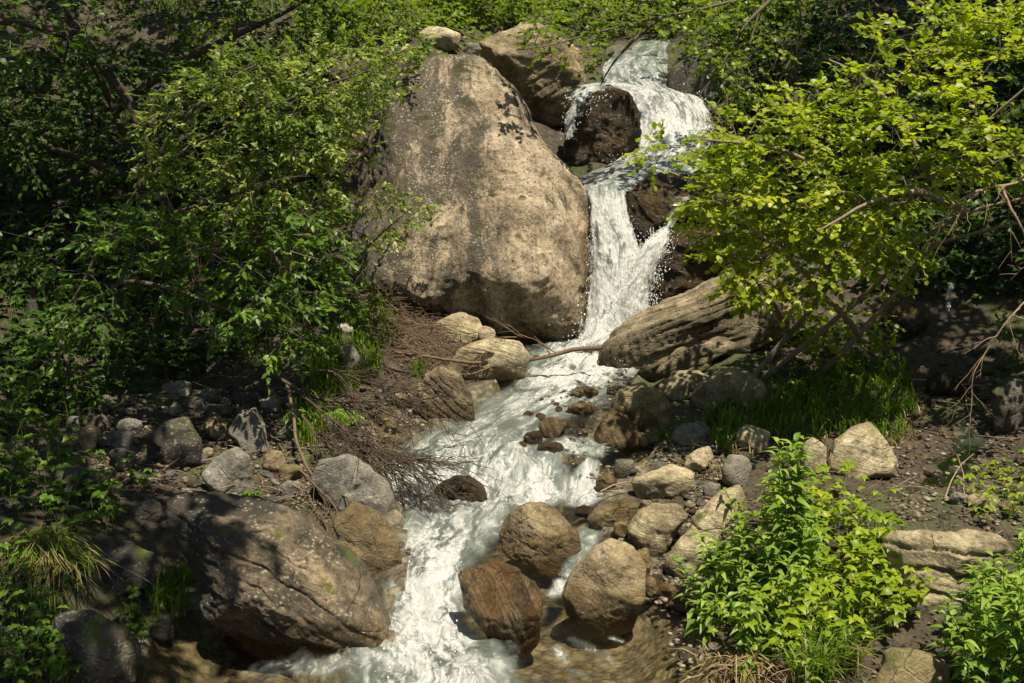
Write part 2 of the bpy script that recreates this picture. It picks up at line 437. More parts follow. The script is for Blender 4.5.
def axis(a, b, step, far_lo, far_hi):
    c = list(np.arange(a, b, step))
    s, v = step, a
    lo = []
    while v > far_lo:
        s *= 1.22
        v -= s
        lo.append(v)
    s, v = step, c[-1]
    hi = []
    while v < far_hi:
        s *= 1.22
        v += s
        hi.append(v)
    return np.array(lo[::-1] + c + hi)
gx, gy = axis(-5.5, 5.5, 0.055, -80, 80), axis(5.2, 17, 0.055, -60, 130)
GX, GY = np.meshgrid(gx, gy)
xy = np.c_[GX.ravel(), GY.ravel()]
cl = np.c_[np.clip(xy[:, 0], -30, 30), np.clip(xy[:, 1], -40, 60)]
TZ = height(cl)
nx, ny = len(gx), len(gy)
def gridq(nx, ny):
    i = np.arange(ny - 1)[:, None] * nx + np.arange(nx - 1)[None]
    return np.stack([i, i + 1, i + nx + 1, i + nx], -1).reshape(-1, 4)
TQ = gridq(nx, ny)
TV = np.c_[xy, TZ]

t = NT('earth')
co = t.n('TexCoord').outputs['Object']
a = t.noise(co, 0.9, 6, 0.6, 0.3)
b = t.noise(co, 11, 7, 0.72)
soil = t.mix(t.ramp(b, [(0.34, 0), (0.64, 1)]), (0.014, 0.010, 0.007), (0.085, 0.062, 0.038))
vo = t.n('TexVoronoi', Vector=co, Scale=26.0)
lit = t.mix(t.math('MULTIPLY', t.ramp(vo.outputs['Distance'], [(0.25, 1), (0.5, 0)]), 0.7), soil, t.mix(0.6, soil, vo.outputs['Color'], 'SOFT_LIGHT'))
moss = t.mix(t.noise(co, 30, 4), (0.025, 0.045, 0.008), (0.07, 0.10, 0.015))
c = t.mix(t.math('MULTIPLY', t.ramp(a, [(0.5, 0), (0.62, 1)]), 0.75), lit, moss)
bed = t.attr('bed')
stones = t.n('TexVoronoi', {'feature': 'F1'}, Vector=t.vadd(co, t.n('CombineXYZ', X=t.math('MULTIPLY', b, 0.06)).outputs[0]), Scale=13.0)
gr = t.mix(0.5, t.ramp(stones.outputs['Color'], [(0.2, (0.045, 0.038, 0.027)), (0.5, (0.20, 0.165, 0.11)), (0.8, (0.38, 0.325, 0.23))]), (0.17, 0.142, 0.09))
gr = t.mix(0.8, gr, t.ramp(stones.outputs['Distance'], [(0.25, 1.1), (0.75, 0.35)]), 'MULTIPLY')
c = t.mix(bed, c, gr)
hh = t.math('ADD', t.math('MULTIPLY', b, 0.6), t.math('MULTIPLY', t.math('SUBTRACT', 1.0, vo.outputs['Distance']), 0.35))
M['earth'] = t.surf(t.n('BsdfPrincipled', Base_Color=c, Roughness=t.mix(bed, (0.9,) * 3, (0.35,) * 3), Normal=t.bump(hh, 0.9, 0.06)))

sdt = np.full(len(xy), 5.0)
mm = (np.abs(xy[:, 0]) < 6) & (xy[:, 1] < 14) & (xy[:, 1] > 0)
sdt[mm] = poly_sd(xy[mm], chan)
sdt = sdt + 0.12 * fbm(np.c_[xy * 2.5, np.zeros(len(xy))], 3)
terrain = mesh('ground', TV, TQ, M['earth'], attrs={'bed': 1 - smooth(sdt, 0.02, 0.22)})
tag(terrain, kind='structure')

# ---- water sheet of the lower stream
sx, sy = np.arange(-3.2, 2.3, 0.024), np.arange(4.6, 13.6, 0.024)
SX, SY = np.meshgrid(sx, sy)
wxy = np.c_[SX.ravel(), SY.ravel()]
sd_w = poly_sd(wxy, chan)
foam_ln = [
    [(615, 343, 60, 1.0), (590, 360, 50, 1.0), (572, 378, 46, .9), (556, 394, 44, .68), (528, 408, 56, .46), (500, 425, 64, .36), (480, 440, 68, .46), (475, 455, 68, .6),
     (475, 478, 70, .7), (465, 500, 68, .52), (455, 520, 58, .48), (440, 545, 44, .75), (430, 570, 34, .95), (424, 600, 33, 1.0), (424, 630, 48, .9), (428, 660, 72, .78), (432, 700, 96, .68)],
    [(545, 456, 20, .5), (543, 475, 22, .72), (538, 492, 28, .9), (515, 505, 30, .65)],
    [(590, 466, 9, .5), (585, 484, 14, .9), (582, 500, 20, .75)],
    [(605, 446, 12, .35), (590, 448, 16, .6), (572, 446, 18, .6)],
    [(562, 585, 10, .5), (556, 596, 9, .4)], [(572, 640, 5, .45), (584, 646, 9, .42), (600, 654, 8, .45), (612, 664, 6, .4)], [(556, 650, 6, .45), (566, 662, 7, .4)], [(570, 673, 6, .45), (584, 678, 7, .4)], [(612, 638, 5, .42), (622, 644, 4, .4)],
    [(390, 480, 20, .7), (400, 500, 24, .8)],
    [(345, 668, 34, .34), (295, 668, 30, .2), (245, 674, 26, .12)],
    [(640, 472, 10, .4), (590, 536, 14, .4), (570, 575, 10, .5)],
]
foam = np.zeros(len(wxy))
for ln in foam_ln:
    q = [(water_hit(px, py), hw, s) for px, py, hw, s in ln]
    for (a, ha, sa), (b, hb, sb) in zip(q, q[1:]):
        a2, b2 = a[:2], b[:2]
        e = b2 - a2
        tt = np.clip(((wxy - a2) @ e) / (e @ e + 1e-9), 0, 1)
        d = np.linalg.norm(wxy - a2 - tt[:, None] * e, axis=1)
        hw = (ha * (1 - tt) * a[1] + hb * tt * b[1]) / FOC
        s = sa * (1 - tt) + sb * tt
        foam = np.maximum(foam, s * np.exp(-(d / hw) ** 2.4 * 0.9))
cl_ = np.array([water_hit(px, py)[:2] for px, py, _, _ in foam_ln[0]])
cl_ = np.r_[cl_, [[cl_[-1][0], 3.0]]]
best = np.full(len(wxy), 1e9); fu = np.zeros(len(wxy)); fv = np.zeros(len(wxy)); acc = 0
for a2, b2 in zip(cl_, cl_[1:]):
    e = b2 - a2; L = np.linalg.norm(e)
    tt = ((wxy - a2) @ e) / (e @ e); tc = np.clip(tt, 0, 1)
    d = np.linalg.norm(wxy - a2 - tc[:, None] * e, axis=1)
    w_ = 1 / (d + 0.05) ** 6
    m_ = d < best
    best[m_] = d[m_]; fu[m_] = acc + tc[m_] * L
    fv[m_] = (np.sign(e[0] * (wxy[:, 1] - a2[1]) - e[1] * (wxy[:, 0] - a2[0])) * d)[m_]
    acc += L
G_u, G_v = fu.reshape(SX.shape), fv.reshape(SX.shape)
for _ in range(14):
    for G in (G_u, G_v):
        G[1:-1] = (G[:-2] + 2 * G[1:-1] + G[2:]) / 4
        G[:, 1:-1] = (G[:, :-2] + 2 * G[:, 1:-1] + G[:, 2:]) / 4
o_ = np.argsort(cl_[:, 1])
xc = np.interp(sy, cl_[o_, 1], cl_[o_, 0])
for _ in range(60): xc[1:-1] = (xc[:-2] + 2 * xc[1:-1] + xc[2:]) / 4
fu = -wxy[:, 1]
fv = wxy[:, 0] - np.repeat(xc, len(sx))
wz = TW(wxy)
p3 = np.c_[wxy, np.zeros(len(wxy))]
wv = p3.copy()
wob = fbm(p3 * 1.6 + 5, 3) * 0.25
st3 = np.c_[fv * 5.5 + wob * 4, fu * 2.6 + wob * 2, np.full(len(wxy), 0.0)]
n_a = fbm(st3, 4, 0.55)
n_b = fbm(st3 * 2.7 + 40, 4, 0.6)
n_r = 1 - np.abs(fbm(st3 * 1.3 + 11, 4, 0.55)) * 2.2
step = np.exp(-((wz - 0.52) / 0.14) ** 2)
amp = 0.010 + 0.06 * foam + 0.02 * step
zz = wz + amp * (1.0 * n_a + 0.35 * n_b + 0.5 * (n_r - 0.5))
keep = sd_w < 0.18
TQw = gridq(len(sx), len(sy))
TQw = TQw[keep[TQw].all(1)]
used = np.unique(TQw)
remap = np.full(len(wxy), -1)
remap[used] = np.arange(len(used))
milk = smooth(foam + 0.16 * n_a + 0.10 * n_b, 0.08, 0.42) * (1 - .7 * smooth(wxy[:, 0] + .25 * n_a, 0.02, 0.42) * smooth(-wxy[:, 1], -7.7, -7.3))
def water_material(name, flow):
    t = NT(name)
    co = t.n('UVMap', {'uv_map': 'uv'}).outputs[0]
    wp = t.n('TexNoise', Vector=co, Scale=2.2, Detail=4.0).outputs['Color']
    co = t.vadd(co, t.vmul(t.vadd(wp, (-.5, -.5, -.5)), (0.22, 0.5, 0) if not flow else (.1, .2, 0)))
    a, b_ = ((6.0, 2.4, 1), (26.0, 12.0, 1)) if not flow else ((8.0, 1.7, 1), (30.0, 9.0, 1))
    n1 = t.noise(t.vmul(co, a), 1.0, 7, 0.66, 0.7)
    n2 = t.noise(t.vmul(co, b_), 1.0, 7, 0.74, 0.5)
    rdg = t.math('SUBTRACT', 1.0, t.math('MULTIPLY', t.math('ABSOLUTE', t.math('SUBTRACT', n1, 0.5)), 6.0))
    foam = t.attr('foam')
    f = t.math('ADD', foam, t.math('ADD', t.math('MULTIPLY', t.math('SUBTRACT', n1, 0.5), 2.5), t.math('MULTIPLY', t.math('SUBTRACT', n2, 0.5), 1.9)))
    f = t.math('ADD', f, t.math('MULTIPLY', t.math('MAXIMUM', rdg, 0.0), 0.16))
    ff = t.ramp(f, [(0.52, 0.0), (0.74, 0.4), (1.1, 1.0)])
    ff = t.math('MULTIPLY', ff, t.ramp(foam, [(0.06, 0), (0.25, 1)]))
    hb = t.math('ADD', t.math('MULTIPLY', n1, 0.5), t.math('MULTIPLY', n2, 0.7))
    b = t.bump(hb, 0.55, 0.05)
    bc = t.bump(n1, 0.3, 0.04)
    col = t.mix(t.ramp(n2, [(0.36, 0), (0.6, 1)]), (0.46, 0.47, 0.45), (0.76, 0.755, 0.725))
    white = t.n('BsdfPrincipled', Base_Color=col, Roughness=0.5, Normal=b)
    white.inputs['Specular IOR Level'].default_value = 0.3
    body = t.n('BsdfPrincipled', Base_Color=t.mix(t.ramp(n1, [(0.35, 0), (0.65, 1)]), (0.09, 0.108, 0.094), (0.27, 0.295, 0.265)), Roughness=0.14, Normal=b)
    clear_t = t.n('BsdfTransparent', Color=(0.78, 0.75, 0.64))
    gl = t.n('BsdfGlossy', Color=(1, 1, 1), Roughness=0.08, Normal=bc)
    fr = t.n('Fresnel', IOR=1.33, Normal=bc)
    clear = t.n('MixShader', i0=fr.outputs[0], i1=clear_t.outputs[0], i2=gl.outputs[0])
    mk = t.math('MULTIPLY', t.attr('milk'), 0.92)
    mk = t.math('ADD', mk, t.math('MULTIPLY', t.math('SUBTRACT', n1, 0.5), t.math('MULTIPLY', t.attr('milk'), 0.8)), True)
    white = t.n('MixShader', i0=0.35, i1=white.outputs[0], i2=t.n('BsdfTranslucent', Color=(0.72, 0.75, 0.76)).outputs[0])
    s = t.n('MixShader', i0=mk, i1=clear.outputs[0], i2=body.outputs[0])
    s = t.n('MixShader', i0=ff, i1=s.outputs[0], i2=white.outputs[0])
    if flow:
        al = t.math('ADD', t.attr('edge'), t.math('ADD', t.math('MULTIPLY', t.math('SUBTRACT', n1, 0.5), 1.8), t.math('MULTIPLY', t.math('SUBTRACT', n2, 0.5), 1.3)))
        al = t.ramp(al, [(0.30, 0), (0.72, 1)])
        s = t.n('MixShader', i0=al, i1=t.n('BsdfTransparent').outputs[0], i2=s.outputs[0])
    return t.surf(s)
M['stream'] = water_material('stream_water', False)
M['fall'] = water_material('falling_water', True)
stream = mesh('stream_water', np.c_[wxy, zz][used], remap[TQw], M['stream'], attrs={'foam': foam[used], 'milk': milk[used]}, uv=np.c_[fv, fu][used])
tag(stream, kind='structure')

# ---- falls: ribbons (left px, right px, py, Y)
def interp_rows(rows, n):
    rows = np.array(rows, float)
    A = np.array([P(r[0], r[2], r[3]) for r in rows])
    B = np.array([P(r[1], r[2], r[3]) for r in rows])
    s = np.r_[0, np.cumsum(np.linalg.norm(np.diff((A + B) / 2, axis=0), axis=1))]
    u = np.linspace(0, s[-1], n)
    def sm(X):
        Y = np.stack([np.interp(u, s, X[:, k]) for k in range(X.shape[1])], 1)
        k = max(1, n // 40)
        for _ in range(3):
            Y[1:-1] = (Y[:-2] + 2 * Y[1:-1] + Y[2:]) / 4
        return Y
    return sm(A), sm(B), u, np.stack([np.interp(u, s, rows[:, k]) for k in range(4, rows.shape[1])], 1)
def ribbon(name, rows, nl, nw, amp=0.05, bulge=0.1, soft=0.16, seed=0, label=None, push=0.0, hard=False):
    A, B, u, ex = interp_rows(rows, nl)
    w = np.linspace(0, 1, nw)
    V = A[:, None] * (1 - w)[None, :, None] + B[:, None] * w[None, :, None]
    width = np.linalg.norm(B - A, axis=1)
    tl = norm(np.gradient((A + B) / 2, axis=0))
    tx = norm(B - A)
    nr = norm(np.cross(tx, tl))
    nr *= np.where((nr[:, 1] * -1 + nr[:, 2]) < 0, -1, 1)[:, None]
    uv = np.stack([(w[None] - 0.5) * width[:, None] + seed * 3.1, np.broadcast_to(u[:, None], (nl, nw)) + seed * 1.7], -1).reshape(-1, 2)
    q = np.c_[uv[:, 0] * 6, uv[:, 1] * 2.2, np.full(len(uv), seed * 5.0)]
    d = 0.8 * fbm(q, 5, 0.62) + 0.35 * fbm(np.c_[q[:, 0] * 3, q[:, 1] * 4, q[:, 2]], 4, .6)
    prof = (1 - (2 * w - 1) ** 2)
    am = amp * (0.35 + 0.65 * ex[:, 0])
    d = 0.75 * d + 0.25 * fbm(q * np.array([1, .5, 1]), 2)
    V = V + nr[:, None] * ((d.reshape(nl, nw) * am[:, None]) + bulge * prof[None] * np.minimum(1, width)[:, None] + push)[..., None]
    edge = np.minimum(np.minimum(w, 1 - w) / soft, 1)[None] * np.ones((nl, 1))
    ends = np.minimum(1, np.minimum(np.arange(nl), np.arange(nl)[::-1]) / (nl * 0.05))[:, None]
    edge = 0.12 + 0.98 * edge * (0.4 + 0.6 * ends)
    if hard: edge = edge * 0 + 1.6
    edge = edge * ex[:, 1][:, None]
    return V.reshape(-1, 3), gridq(nw, nl), uv, np.broadcast_to(ex[:, 0][:, None], (nl, nw)).ravel(), edge.ravel()
def fall(name, sheets, kind='structure'):
    Vs, Qs, U, Fo, Ed, n = [], [], [], [], [], 0
    for s in sheets:
        V, Q, uv, fo, ed = s
        Vs.append(V); Qs.append(Q + n); U.append(uv); Fo.append(fo); Ed.append(ed); n += len(V)
    o = mesh(name, np.concatenate(Vs), np.concatenate(Qs), M['fall'],
             attrs={'foam': np.concatenate(Fo), 'edge': np.concatenate(Ed), 'milk': smooth(np.concatenate(Fo), .12, .4)}, uv=np.concatenate(U))
    return tag(o, kind=kind)
# rows: left px, right px, py, Y, foam, edge opacity
up = [(624, 680, 46, 19.2, .34, 1.2), (608, 676, 58, 18.3, .32, 1.2), (600, 672, 72, 17.5, .5, 1.1), (604, 680, 86, 16.9, .42, 1.2), (622, 704, 100, 16.2, .66, 1.2), (632, 714, 118, 15.8, .72, 1.2),
      (634, 718, 136, 15.5, .72, 1.2), (630, 712, 152, 15.1, .66, 1.2), (604, 704, 166, 14.8, .5, 1.2), (576, 690, 177, 14.5, .35, 1.3), (576, 660, 186, 14.1, .38, 1.4), (584, 628, 192, 13.75, .4, 1.4)]
fall('upper_cascade_water', [ribbon('', up, 300, 110, 0.06, 0.10, 0.10, 1), ribbon('', [(r[0] + 8, r[1] - 8, r[2], r[3] - .05, r[4], r[5] * .55) for r in up[2:9]], 200, 80, 0.09, 0.12, 0.25, 2)])
mainf = [(584, 628, 188, 13.85, .35, 1.4), (588, 626, 196, 13.62, .45, 1.3), (590, 628, 210, 13.5, .7, 1.2), (590, 636, 235, 13.38, .82, 1.1), (589, 644, 262, 13.28, .86, 1.1), (588, 648, 290, 13.18, .9, 1.1), (584, 652, 320, 13.05, .95, 1.1), (574, 656, 342, 12.85, 1.0, 1.1), (566, 656, 356, 12.6, 1.0, 1.0)]
jet = [(664, 672, 226, 13.3, .7, .9), (655, 671, 232, 13.2, .8, .85), (640, 667, 244, 13.1, .9, .8), (628, 661, 262, 13.02, 1, .74), (618, 656, 286, 12.96, 1, .7), (610, 652, 312, 12.9, 1, .7), (604, 650, 338, 12.85, 1, .7)]
fall('waterfall_water', [ribbon('', mainf, 230, 70, 0.045, 0.10, 0.14, 3), ribbon('', [(r[0] + 3, r[1] - 5, r[2], r[3] - .1, r[4], r[5] * .62) for r in mainf[2:]], 200, 60, 0.07, 0.14, 0.2, 4),
                         ribbon('', [(r[0] - 3, r[1] + 3, r[2], r[3] - .02, r[4], r[5] * .55) for r in mainf[3:]], 200, 60, 0.06, 0.2, 0.3, 5),
                         ribbon('', jet, 160, 50, 0.05, 0.05, 0.35, 6), ribbon('', [(r[0] - 4, r[1], r[2], r[3] - .1, r[4], r[5] * .8) for r in jet[1:]], 160, 50, 0.08, 0.05, 0.35, 7)])
film = [(668, 696, 196, 13.45, .1, .4), (668, 688, 206, 13.35, .14, .42), (666, 680, 218, 13.3, .3, .55), (664, 674, 228, 13.27, .6, .8)]
veil = [(578, 640, 86, 15.6, .75, 1.0), (570, 628, 90, 15.0, .6, .8), (566, 600, 100, 14.85, .35, .6), (563, 578, 120, 14.75, .5, .6), (560, 575, 140, 14.7, .5, .55)]
fall('rock_veil_water', [ribbon('', veil, 100, 40, 0.03, 0.06, 0.3, 8), ribbon('', film, 60, 20, 0.02, 0.03, 0.3, 9)])
rill = [(951, 960, 268, 12.9, .2, .5), (948, 957, 282, 12.7, .26, .45), (944, 954, 296, 12.5, .26, .42), (940, 952, 314, 12.35, .2, .4)]
rill2 = [(962, 1000, 405, 10.9, .02, .8), (955, 1000, 425, 10.5, .1, .8), (950, 1003, 440, 10.15, .22, .8), (945, 1000, 455, 9.85, .16, .8), (925, 985, 470, 9.5, .05, .8), (900, 960, 492, 9.0, .02, .7)]
fall('rill_water', [ribbon('', rill, 60, 20, 0.03, 0.03, 0.3, 10), ribbon('', rill2, 90, 50, 0.03, 0.02, 0.3, 11, push=0.03)])

# ---- flying drops at the falls
ico = bmesh.new(); bmesh.ops.create_icosphere(ico, subdivisions=1, radius=1)
IV = np.array([v.co for v in ico.verts]); IF = np.array([[v.index for v in f.verts] for f in ico.faces]); ico.free()
t = NT('water_drops')
dp = t.n('BsdfPrincipled', Base_Color=(0.85, 0.86, 0.84), Roughness=0.2)
M['drops'] = t.surf(dp)
dpos, dsz = [], []
def spray(rows, n, sx_, sd_, smin=0.004, smax=0.014, up_=0.0):
    A, B, u, ex = interp_rows(rows, 80)
    k = rng.integers(0, 80, n)
    side = rng.beta(0.45, 0.45, n)[:, None]
    p = A[k] * (1 - side) + B[k] * side
    p = p + rng.normal(size=(n, 3)) * np.array([sx_, sd_, sx_]) + np.array([0, -0.08, 0]) + np.abs(rng.normal(size=(n, 1))) * np.array([0, 0, up_])
    dpos.append(p); dsz.append(rng.uniform(smin, smax, n) * rng.uniform(0.5, 1, n))
spray(mainf[2:], 900, 0.03, 0.06, .003, .008)
spray(jet[1:], 1300, 0.045, 0.06, .003, .008)
spray(mainf[6:], 320, 0.12, 0.14, .003, .009, up_=0.2)
spray(up[3:9], 500, 0.05, 0.08, 0.003, 0.009, 0.05)
spray(veil[1:], 160, 0.03, 0.03, .003, .008)
fm = np.where((foam > 0.55) & (sd_w < 0))[0]
k = rng.choice(fm, 300)
dpos.append(np.c_[wxy[k], zz[k]] + np.c_[rng.normal(size=(300, 2)) * 0.02, np.abs(rng.normal(size=300)) * 0.05]); dsz.append(rng.uniform(0.003, 0.006, 300))
dpos, dsz = np.concatenate(dpos), np.concatenate(dsz)
st = np.ones((len(dpos), 1, 3)); st[:, 0, 2] = rng.uniform(1, 2.2, len(dpos))
V = (IV[None] * dsz[:, None, None] * st + dpos[:, None]).reshape(-1, 3)
F = (IF[None] + np.arange(len(dpos))[:, None, None] * len(IV)).reshape(-1, 3)
tag(mesh('spray_drops', V, F, M['drops']), 'white water drops flying off the falls', 'spray', kind='stuff')

# ---- ray helpers on ground + water
gv = [Vector(v) for v in TV]
bvh_t = BVHTree.FromPolygons(gv, [tuple(q) for q in TQ])
bvh_w = BVHTree.FromPolygons([Vector(v) for v in np.c_[wxy, wz][used]], [tuple(q) for q in remap[TQw]])
def hit(px, py, water=True):
    o = Vector((0, 0, CAMZ)); d = rdir(px, py)
    a = bvh_t.ray_cast(o, d, 200)
    p = a[0]
    if water:
        b_ = bvh_w.ray_cast(o, d, 200)
        if b_[0] is not None and (p is None or (b_[0] - o).length < (p - o).length): p = b_[0]
    return np.array(p) if p is not None else P(px, py, 30)
def ground(x, y):
    h = bvh_t.ray_cast(Vector((x, y, 60)), Vector((0, 0, -1)), 200)
    return h[0].z if h[0] is not None else 0.0
# ------------------------------------------------------------------ rocks
_ico = {}
def icos(level):
    if level not in _ico:
        bm = bmesh.new(); bmesh.ops.create_icosphere(bm, subdivisions=level, radius=1)
        _ico[level] = (np.array([v.co for v in bm.verts]), np.array([[v.index for v in f.verts] for f in bm.faces])); bm.free()
    return _ico[level]
def rock_shape(outline, Y, T, seed, level=5, shear=0.0, rough=1.0, facets=13, sharp=26, strata=None, samp=0.0, sfreq=8, grow=0.12, hmin=0.55, planes=()):
    r = np.random.default_rng(seed)
    W = np.array([P(a, b, Y) for a, b in outline])
    lo, hi = W.min(0), W.max(0)
    c = (lo + hi) / 2
    O = W[:, [0, 2]] - c[[0, 2]]
    S = math.sqrt(max(0.02, (hi[0] - lo[0]) * (hi[2] - lo[2]))) / 2
    seg = np.concatenate([O[i] + (np.roll(O, -1, 0)[i] - O[i]) * np.linspace(0, 1, 24)[:, None] for i in range(len(O))])
    seg[:, 1] = np.where(seg[:, 1] < 0, seg[:, 1] * (1 + grow), seg[:, 1])
    ang = np.arctan2(seg[:, 1], seg[:, 0])
    rad = np.linalg.norm(seg, axis=1)
    k = np.argsort(ang)
    grid_ = np.linspace(-math.pi, math.pi, 181)
    rg = np.interp(grid_, ang[k], rad[k], period=2 * math.pi)
    for _ in range(2): rg[:-1] = (np.roll(rg[:-1], 1) + 2 * rg[:-1] + np.roll(rg[:-1], -1)) / 4
    rg[-1] = rg[0]
    D, F = icos(level)
    # facets that leave the outline and flatten the faces towards the viewer, the top and the back
    n = norm(r.normal(size=(facets, 3)) * np.array([0.8, 1.5, 0.8]))
    n = n[np.abs(n[:, 1]) > 0.3]
    h = r.uniform(hmin, 0.90, len(n))
    h = np.maximum(h, 0.96 - 0.62 * np.abs(n[:, 1]))
    if len(planes):
        n = np.r_[n, norm(np.array([q[:3] for q in planes], float))]; h = np.r_[h, [q[3] for q in planes]]
    dn = np.maximum(D @ n.T, 0) / h
    rr = (0.85 + (dn ** sharp).sum(1)) ** (-1 / sharp)
    th = np.arctan2(D[:, 2], D[:, 0])
    Rt = np.interp(th, grid_, rg)
    side = np.clip(rr, 0, 1.02)
    hor = np.sqrt(D[:, 0] ** 2 + D[:, 2] ** 2)
    # fuller than an ellipsoid so the outline comes from real edges
    q = 1.0 / np.maximum((hor ** 2.9 + np.abs(D[:, 1]) ** 2.9) ** (1 / 2.9), 1e-6)
    V = np.stack([D[:, 0] * q * Rt, D[:, 1] * q * T, D[:, 2] * q * Rt], 1) * side[:, None]
    dirn = norm(V / np.array([1, max(T / S, 0.3), 1]) ** 1)
    sc = 1.0 / S
    o = r.uniform(0, 200, 3)
    d = 0.06 * S * fbm(V * sc * 1.1 + o, 3) + 0.05 * S * fbm(V * sc * 3.0 + o, 4) * rough
    rd = 1 - 2 * np.abs(fbm(V * sc * 1.7 + o + 50, 3))
    d -= 0.05 * S * rough * np.maximum(0, rd - 0.55)
    if level >= 5: d += 0.018 * S * fbm(V * sc * 9 + o, 3) * rough
    if level >= 6: d += 0.008 * S * fbm(V * sc * 26 + o, 3) * rough
    if strata is not None:
        ax = norm(np.array(strata, float))
        s = V @ ax * sfreq + 0.45 * fbm(V * sc * 1.2 + o, 3) + 0.16 * fbm(V * sc * 5 + o, 3)
        fr = s - np.floor(s)
        lev = perlin(np.stack([np.floor(s) * 3.7 + 0.5, V[:, 0] * sc * 0.8, V[:, 2] * sc * 0.8], 1))
        d += samp * S * ((lev) * 1.0 - 0.8 * smooth(np.abs(fr - 0.5), 0.34, 0.5))
    V = V + dirn * d[:, None]
    V[:, 1] += shear * V[:, 2]
    c2 = c.copy()
    return V, F, c2, S
rocks = []
def rock(label, outline, mat, Y=None, T=0.75, base=None, seed=None, level=5, group=None, name='rock', wet=0.0, dry=False, parent=None, **kw):
    seed = seed if seed is not None else (len(rocks) * 17 + 5)
    if len(outline) == 4 and not hasattr(outline[0], '__len__'):
        x0, y0, x1, y1 = outline
        r = np.random.default_rng(seed)
        a = np.linspace(0, 2 * math.pi, 11)[:-1] + r.uniform(-.2, .2, 10)
        pw = 2.7
        q = (np.abs(np.cos(a)) ** pw + np.abs(np.sin(a)) ** pw) ** (-1 / pw) * r.uniform(0.86, 1.06, 10)
        outline = np.c_[(x0 + x1) / 2 + (x1 - x0) / 2 * np.cos(a) * q, (y0 + y1) / 2 + (y1 - y0) / 2 * np.sin(a) * q]
    ol = np.array(outline, float)
    if Y is None:
        w = ol[:, 0].max() - ol[:, 0].min(); hgt = ol[:, 1].max() - ol[:, 1].min()
        b = base or ((ol[:, 0].max() + ol[:, 0].min()) / 2, ol[:, 1].max() - 0.06 * hgt)
        g = hit(*b)
        Y = g[1]
        Y = Y + T * math.sqrt(w * hgt) / 2 / FOC * Y * 0.75
    w = ol[:, 0].max() - ol[:, 0].min(); hgt = ol[:, 1].max() - ol[:, 1].min()
    Tm = T * math.sqrt(w * hgt) / 2 / FOC * Y
    V, F, c, S = rock_shape(outline, Y, Tm, seed, level, **kw)
    Wd = V + c
    zw = TW(Wd[:, :2])
    sdw = poly_sd(Wd[:, :2], chan) if Wd[:, 1].min() < 13.4 and not dry else np.full(len(V), 9.0)
    wt = (1 - smooth(Wd[:, 2] - zw, 0.03, 0.34)) * (1 - smooth(sdw, 0.0, 0.3))
    wt = np.maximum(wt, wet)
    o = mesh(name, V, F, M[mat], attrs={'wet': wt}, loc=c, parent=parent)
    if parent is None: tag(o, label, 'boulder' if name == 'boulder' else 'rock', group)
    rocks.append((o, c, S))
    return o

BK = 'boulders and rocks along the stream'
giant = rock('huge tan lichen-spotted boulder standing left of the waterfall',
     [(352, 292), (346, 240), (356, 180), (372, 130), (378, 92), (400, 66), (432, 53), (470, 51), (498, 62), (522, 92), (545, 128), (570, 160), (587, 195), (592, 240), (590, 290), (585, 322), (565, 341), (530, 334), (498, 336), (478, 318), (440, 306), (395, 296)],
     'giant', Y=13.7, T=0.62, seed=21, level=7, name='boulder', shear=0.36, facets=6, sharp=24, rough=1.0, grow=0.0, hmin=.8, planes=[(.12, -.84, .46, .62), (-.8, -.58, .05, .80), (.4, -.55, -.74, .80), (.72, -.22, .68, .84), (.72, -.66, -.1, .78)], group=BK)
gv_ = giant.data.vertices
gc_ = np.empty(len(gv_) * 3); gv_.foreach_get('co', gc_); gc_ = gc_.reshape(-1, 3) + np.array(giant.location)
gw_ = np.maximum(smooth(gc_[:, 0] + .10 * fbm(gc_ * 3, 3), .68, .98) * (1 - smooth(gc_[:, 2], 2.6, 3.1)), .9 * (1 - smooth(gc_[:, 2] + .25 * fbm(gc_ * 2.5, 3), 1.25, 1.6)) * smooth(gc_[:, 0], -.5, .2))
giant.data.attributes['wet'].data.foreach_set('value', gw_)
rock('brown cracked boulder behind the top right shoulder of the huge boulder', [(477, 44), (495, 32), (520, 18), (548, 24), (572, 38), (584, 58), (586, 92), (574, 118), (550, 122), (520, 110), (490, 80)], 'brown', Y=16.0, T=0.8, level=6, name='boulder', strata=(-.4, .2, 1), samp=.025, group=BK)
rock('upright brown slab edge leaning beside the cracked upper boulder', [(560, 50), (572, 44), (580, 50), (586, 80), (580, 88), (568, 80)], 'tan2', Y=16.0, T=0.8, level=4, strata=(1, 0, .3), samp=.08, group=BK)
rock('small pale rock resting on the hillside above the huge boulder', [(418, 34), (428, 26), (445, 27), (461, 34), (458, 48), (440, 52), (422, 48)], 'tan', Y=16.0, T=0.8, level=4, group=BK)
rock('little dark stone perched on the crown of the huge boulder', [(464, 50), (468, 43), (478, 43), (482, 50), (476, 56), (466, 56)], 'grey', Y=14.6, T=0.8, level=4, group=BK)
rock('dark wet boulder with water sliding over it in the upper cascade', [(563, 150), (566, 112), (580, 92), (608, 86), (630, 94), (641, 112), (640, 138), (632, 160), (616, 177), (590, 180), (568, 174)], 'wetdark', Y=15.15, T=0.75, level=6, wet=1, seed=4, name='boulder', rough=1.6, group=BK)
rock('rounded dark boulder at the right side of the top cascade', [(664, 88), (671, 68), (690, 56), (716, 58), (738, 72), (742, 100), (715, 108), (690, 106), (671, 100)], 'dark', Y=16.6, T=0.8, level=5, name='boulder', group=BK)
rock('dark mossy rock at the top left of the upper cascade', [(600, 66), (606, 48), (618, 43), (632, 46), (634, 58), (622, 62), (612, 70)], 'dark', Y=18.6, T=0.8, level=4, group=BK)
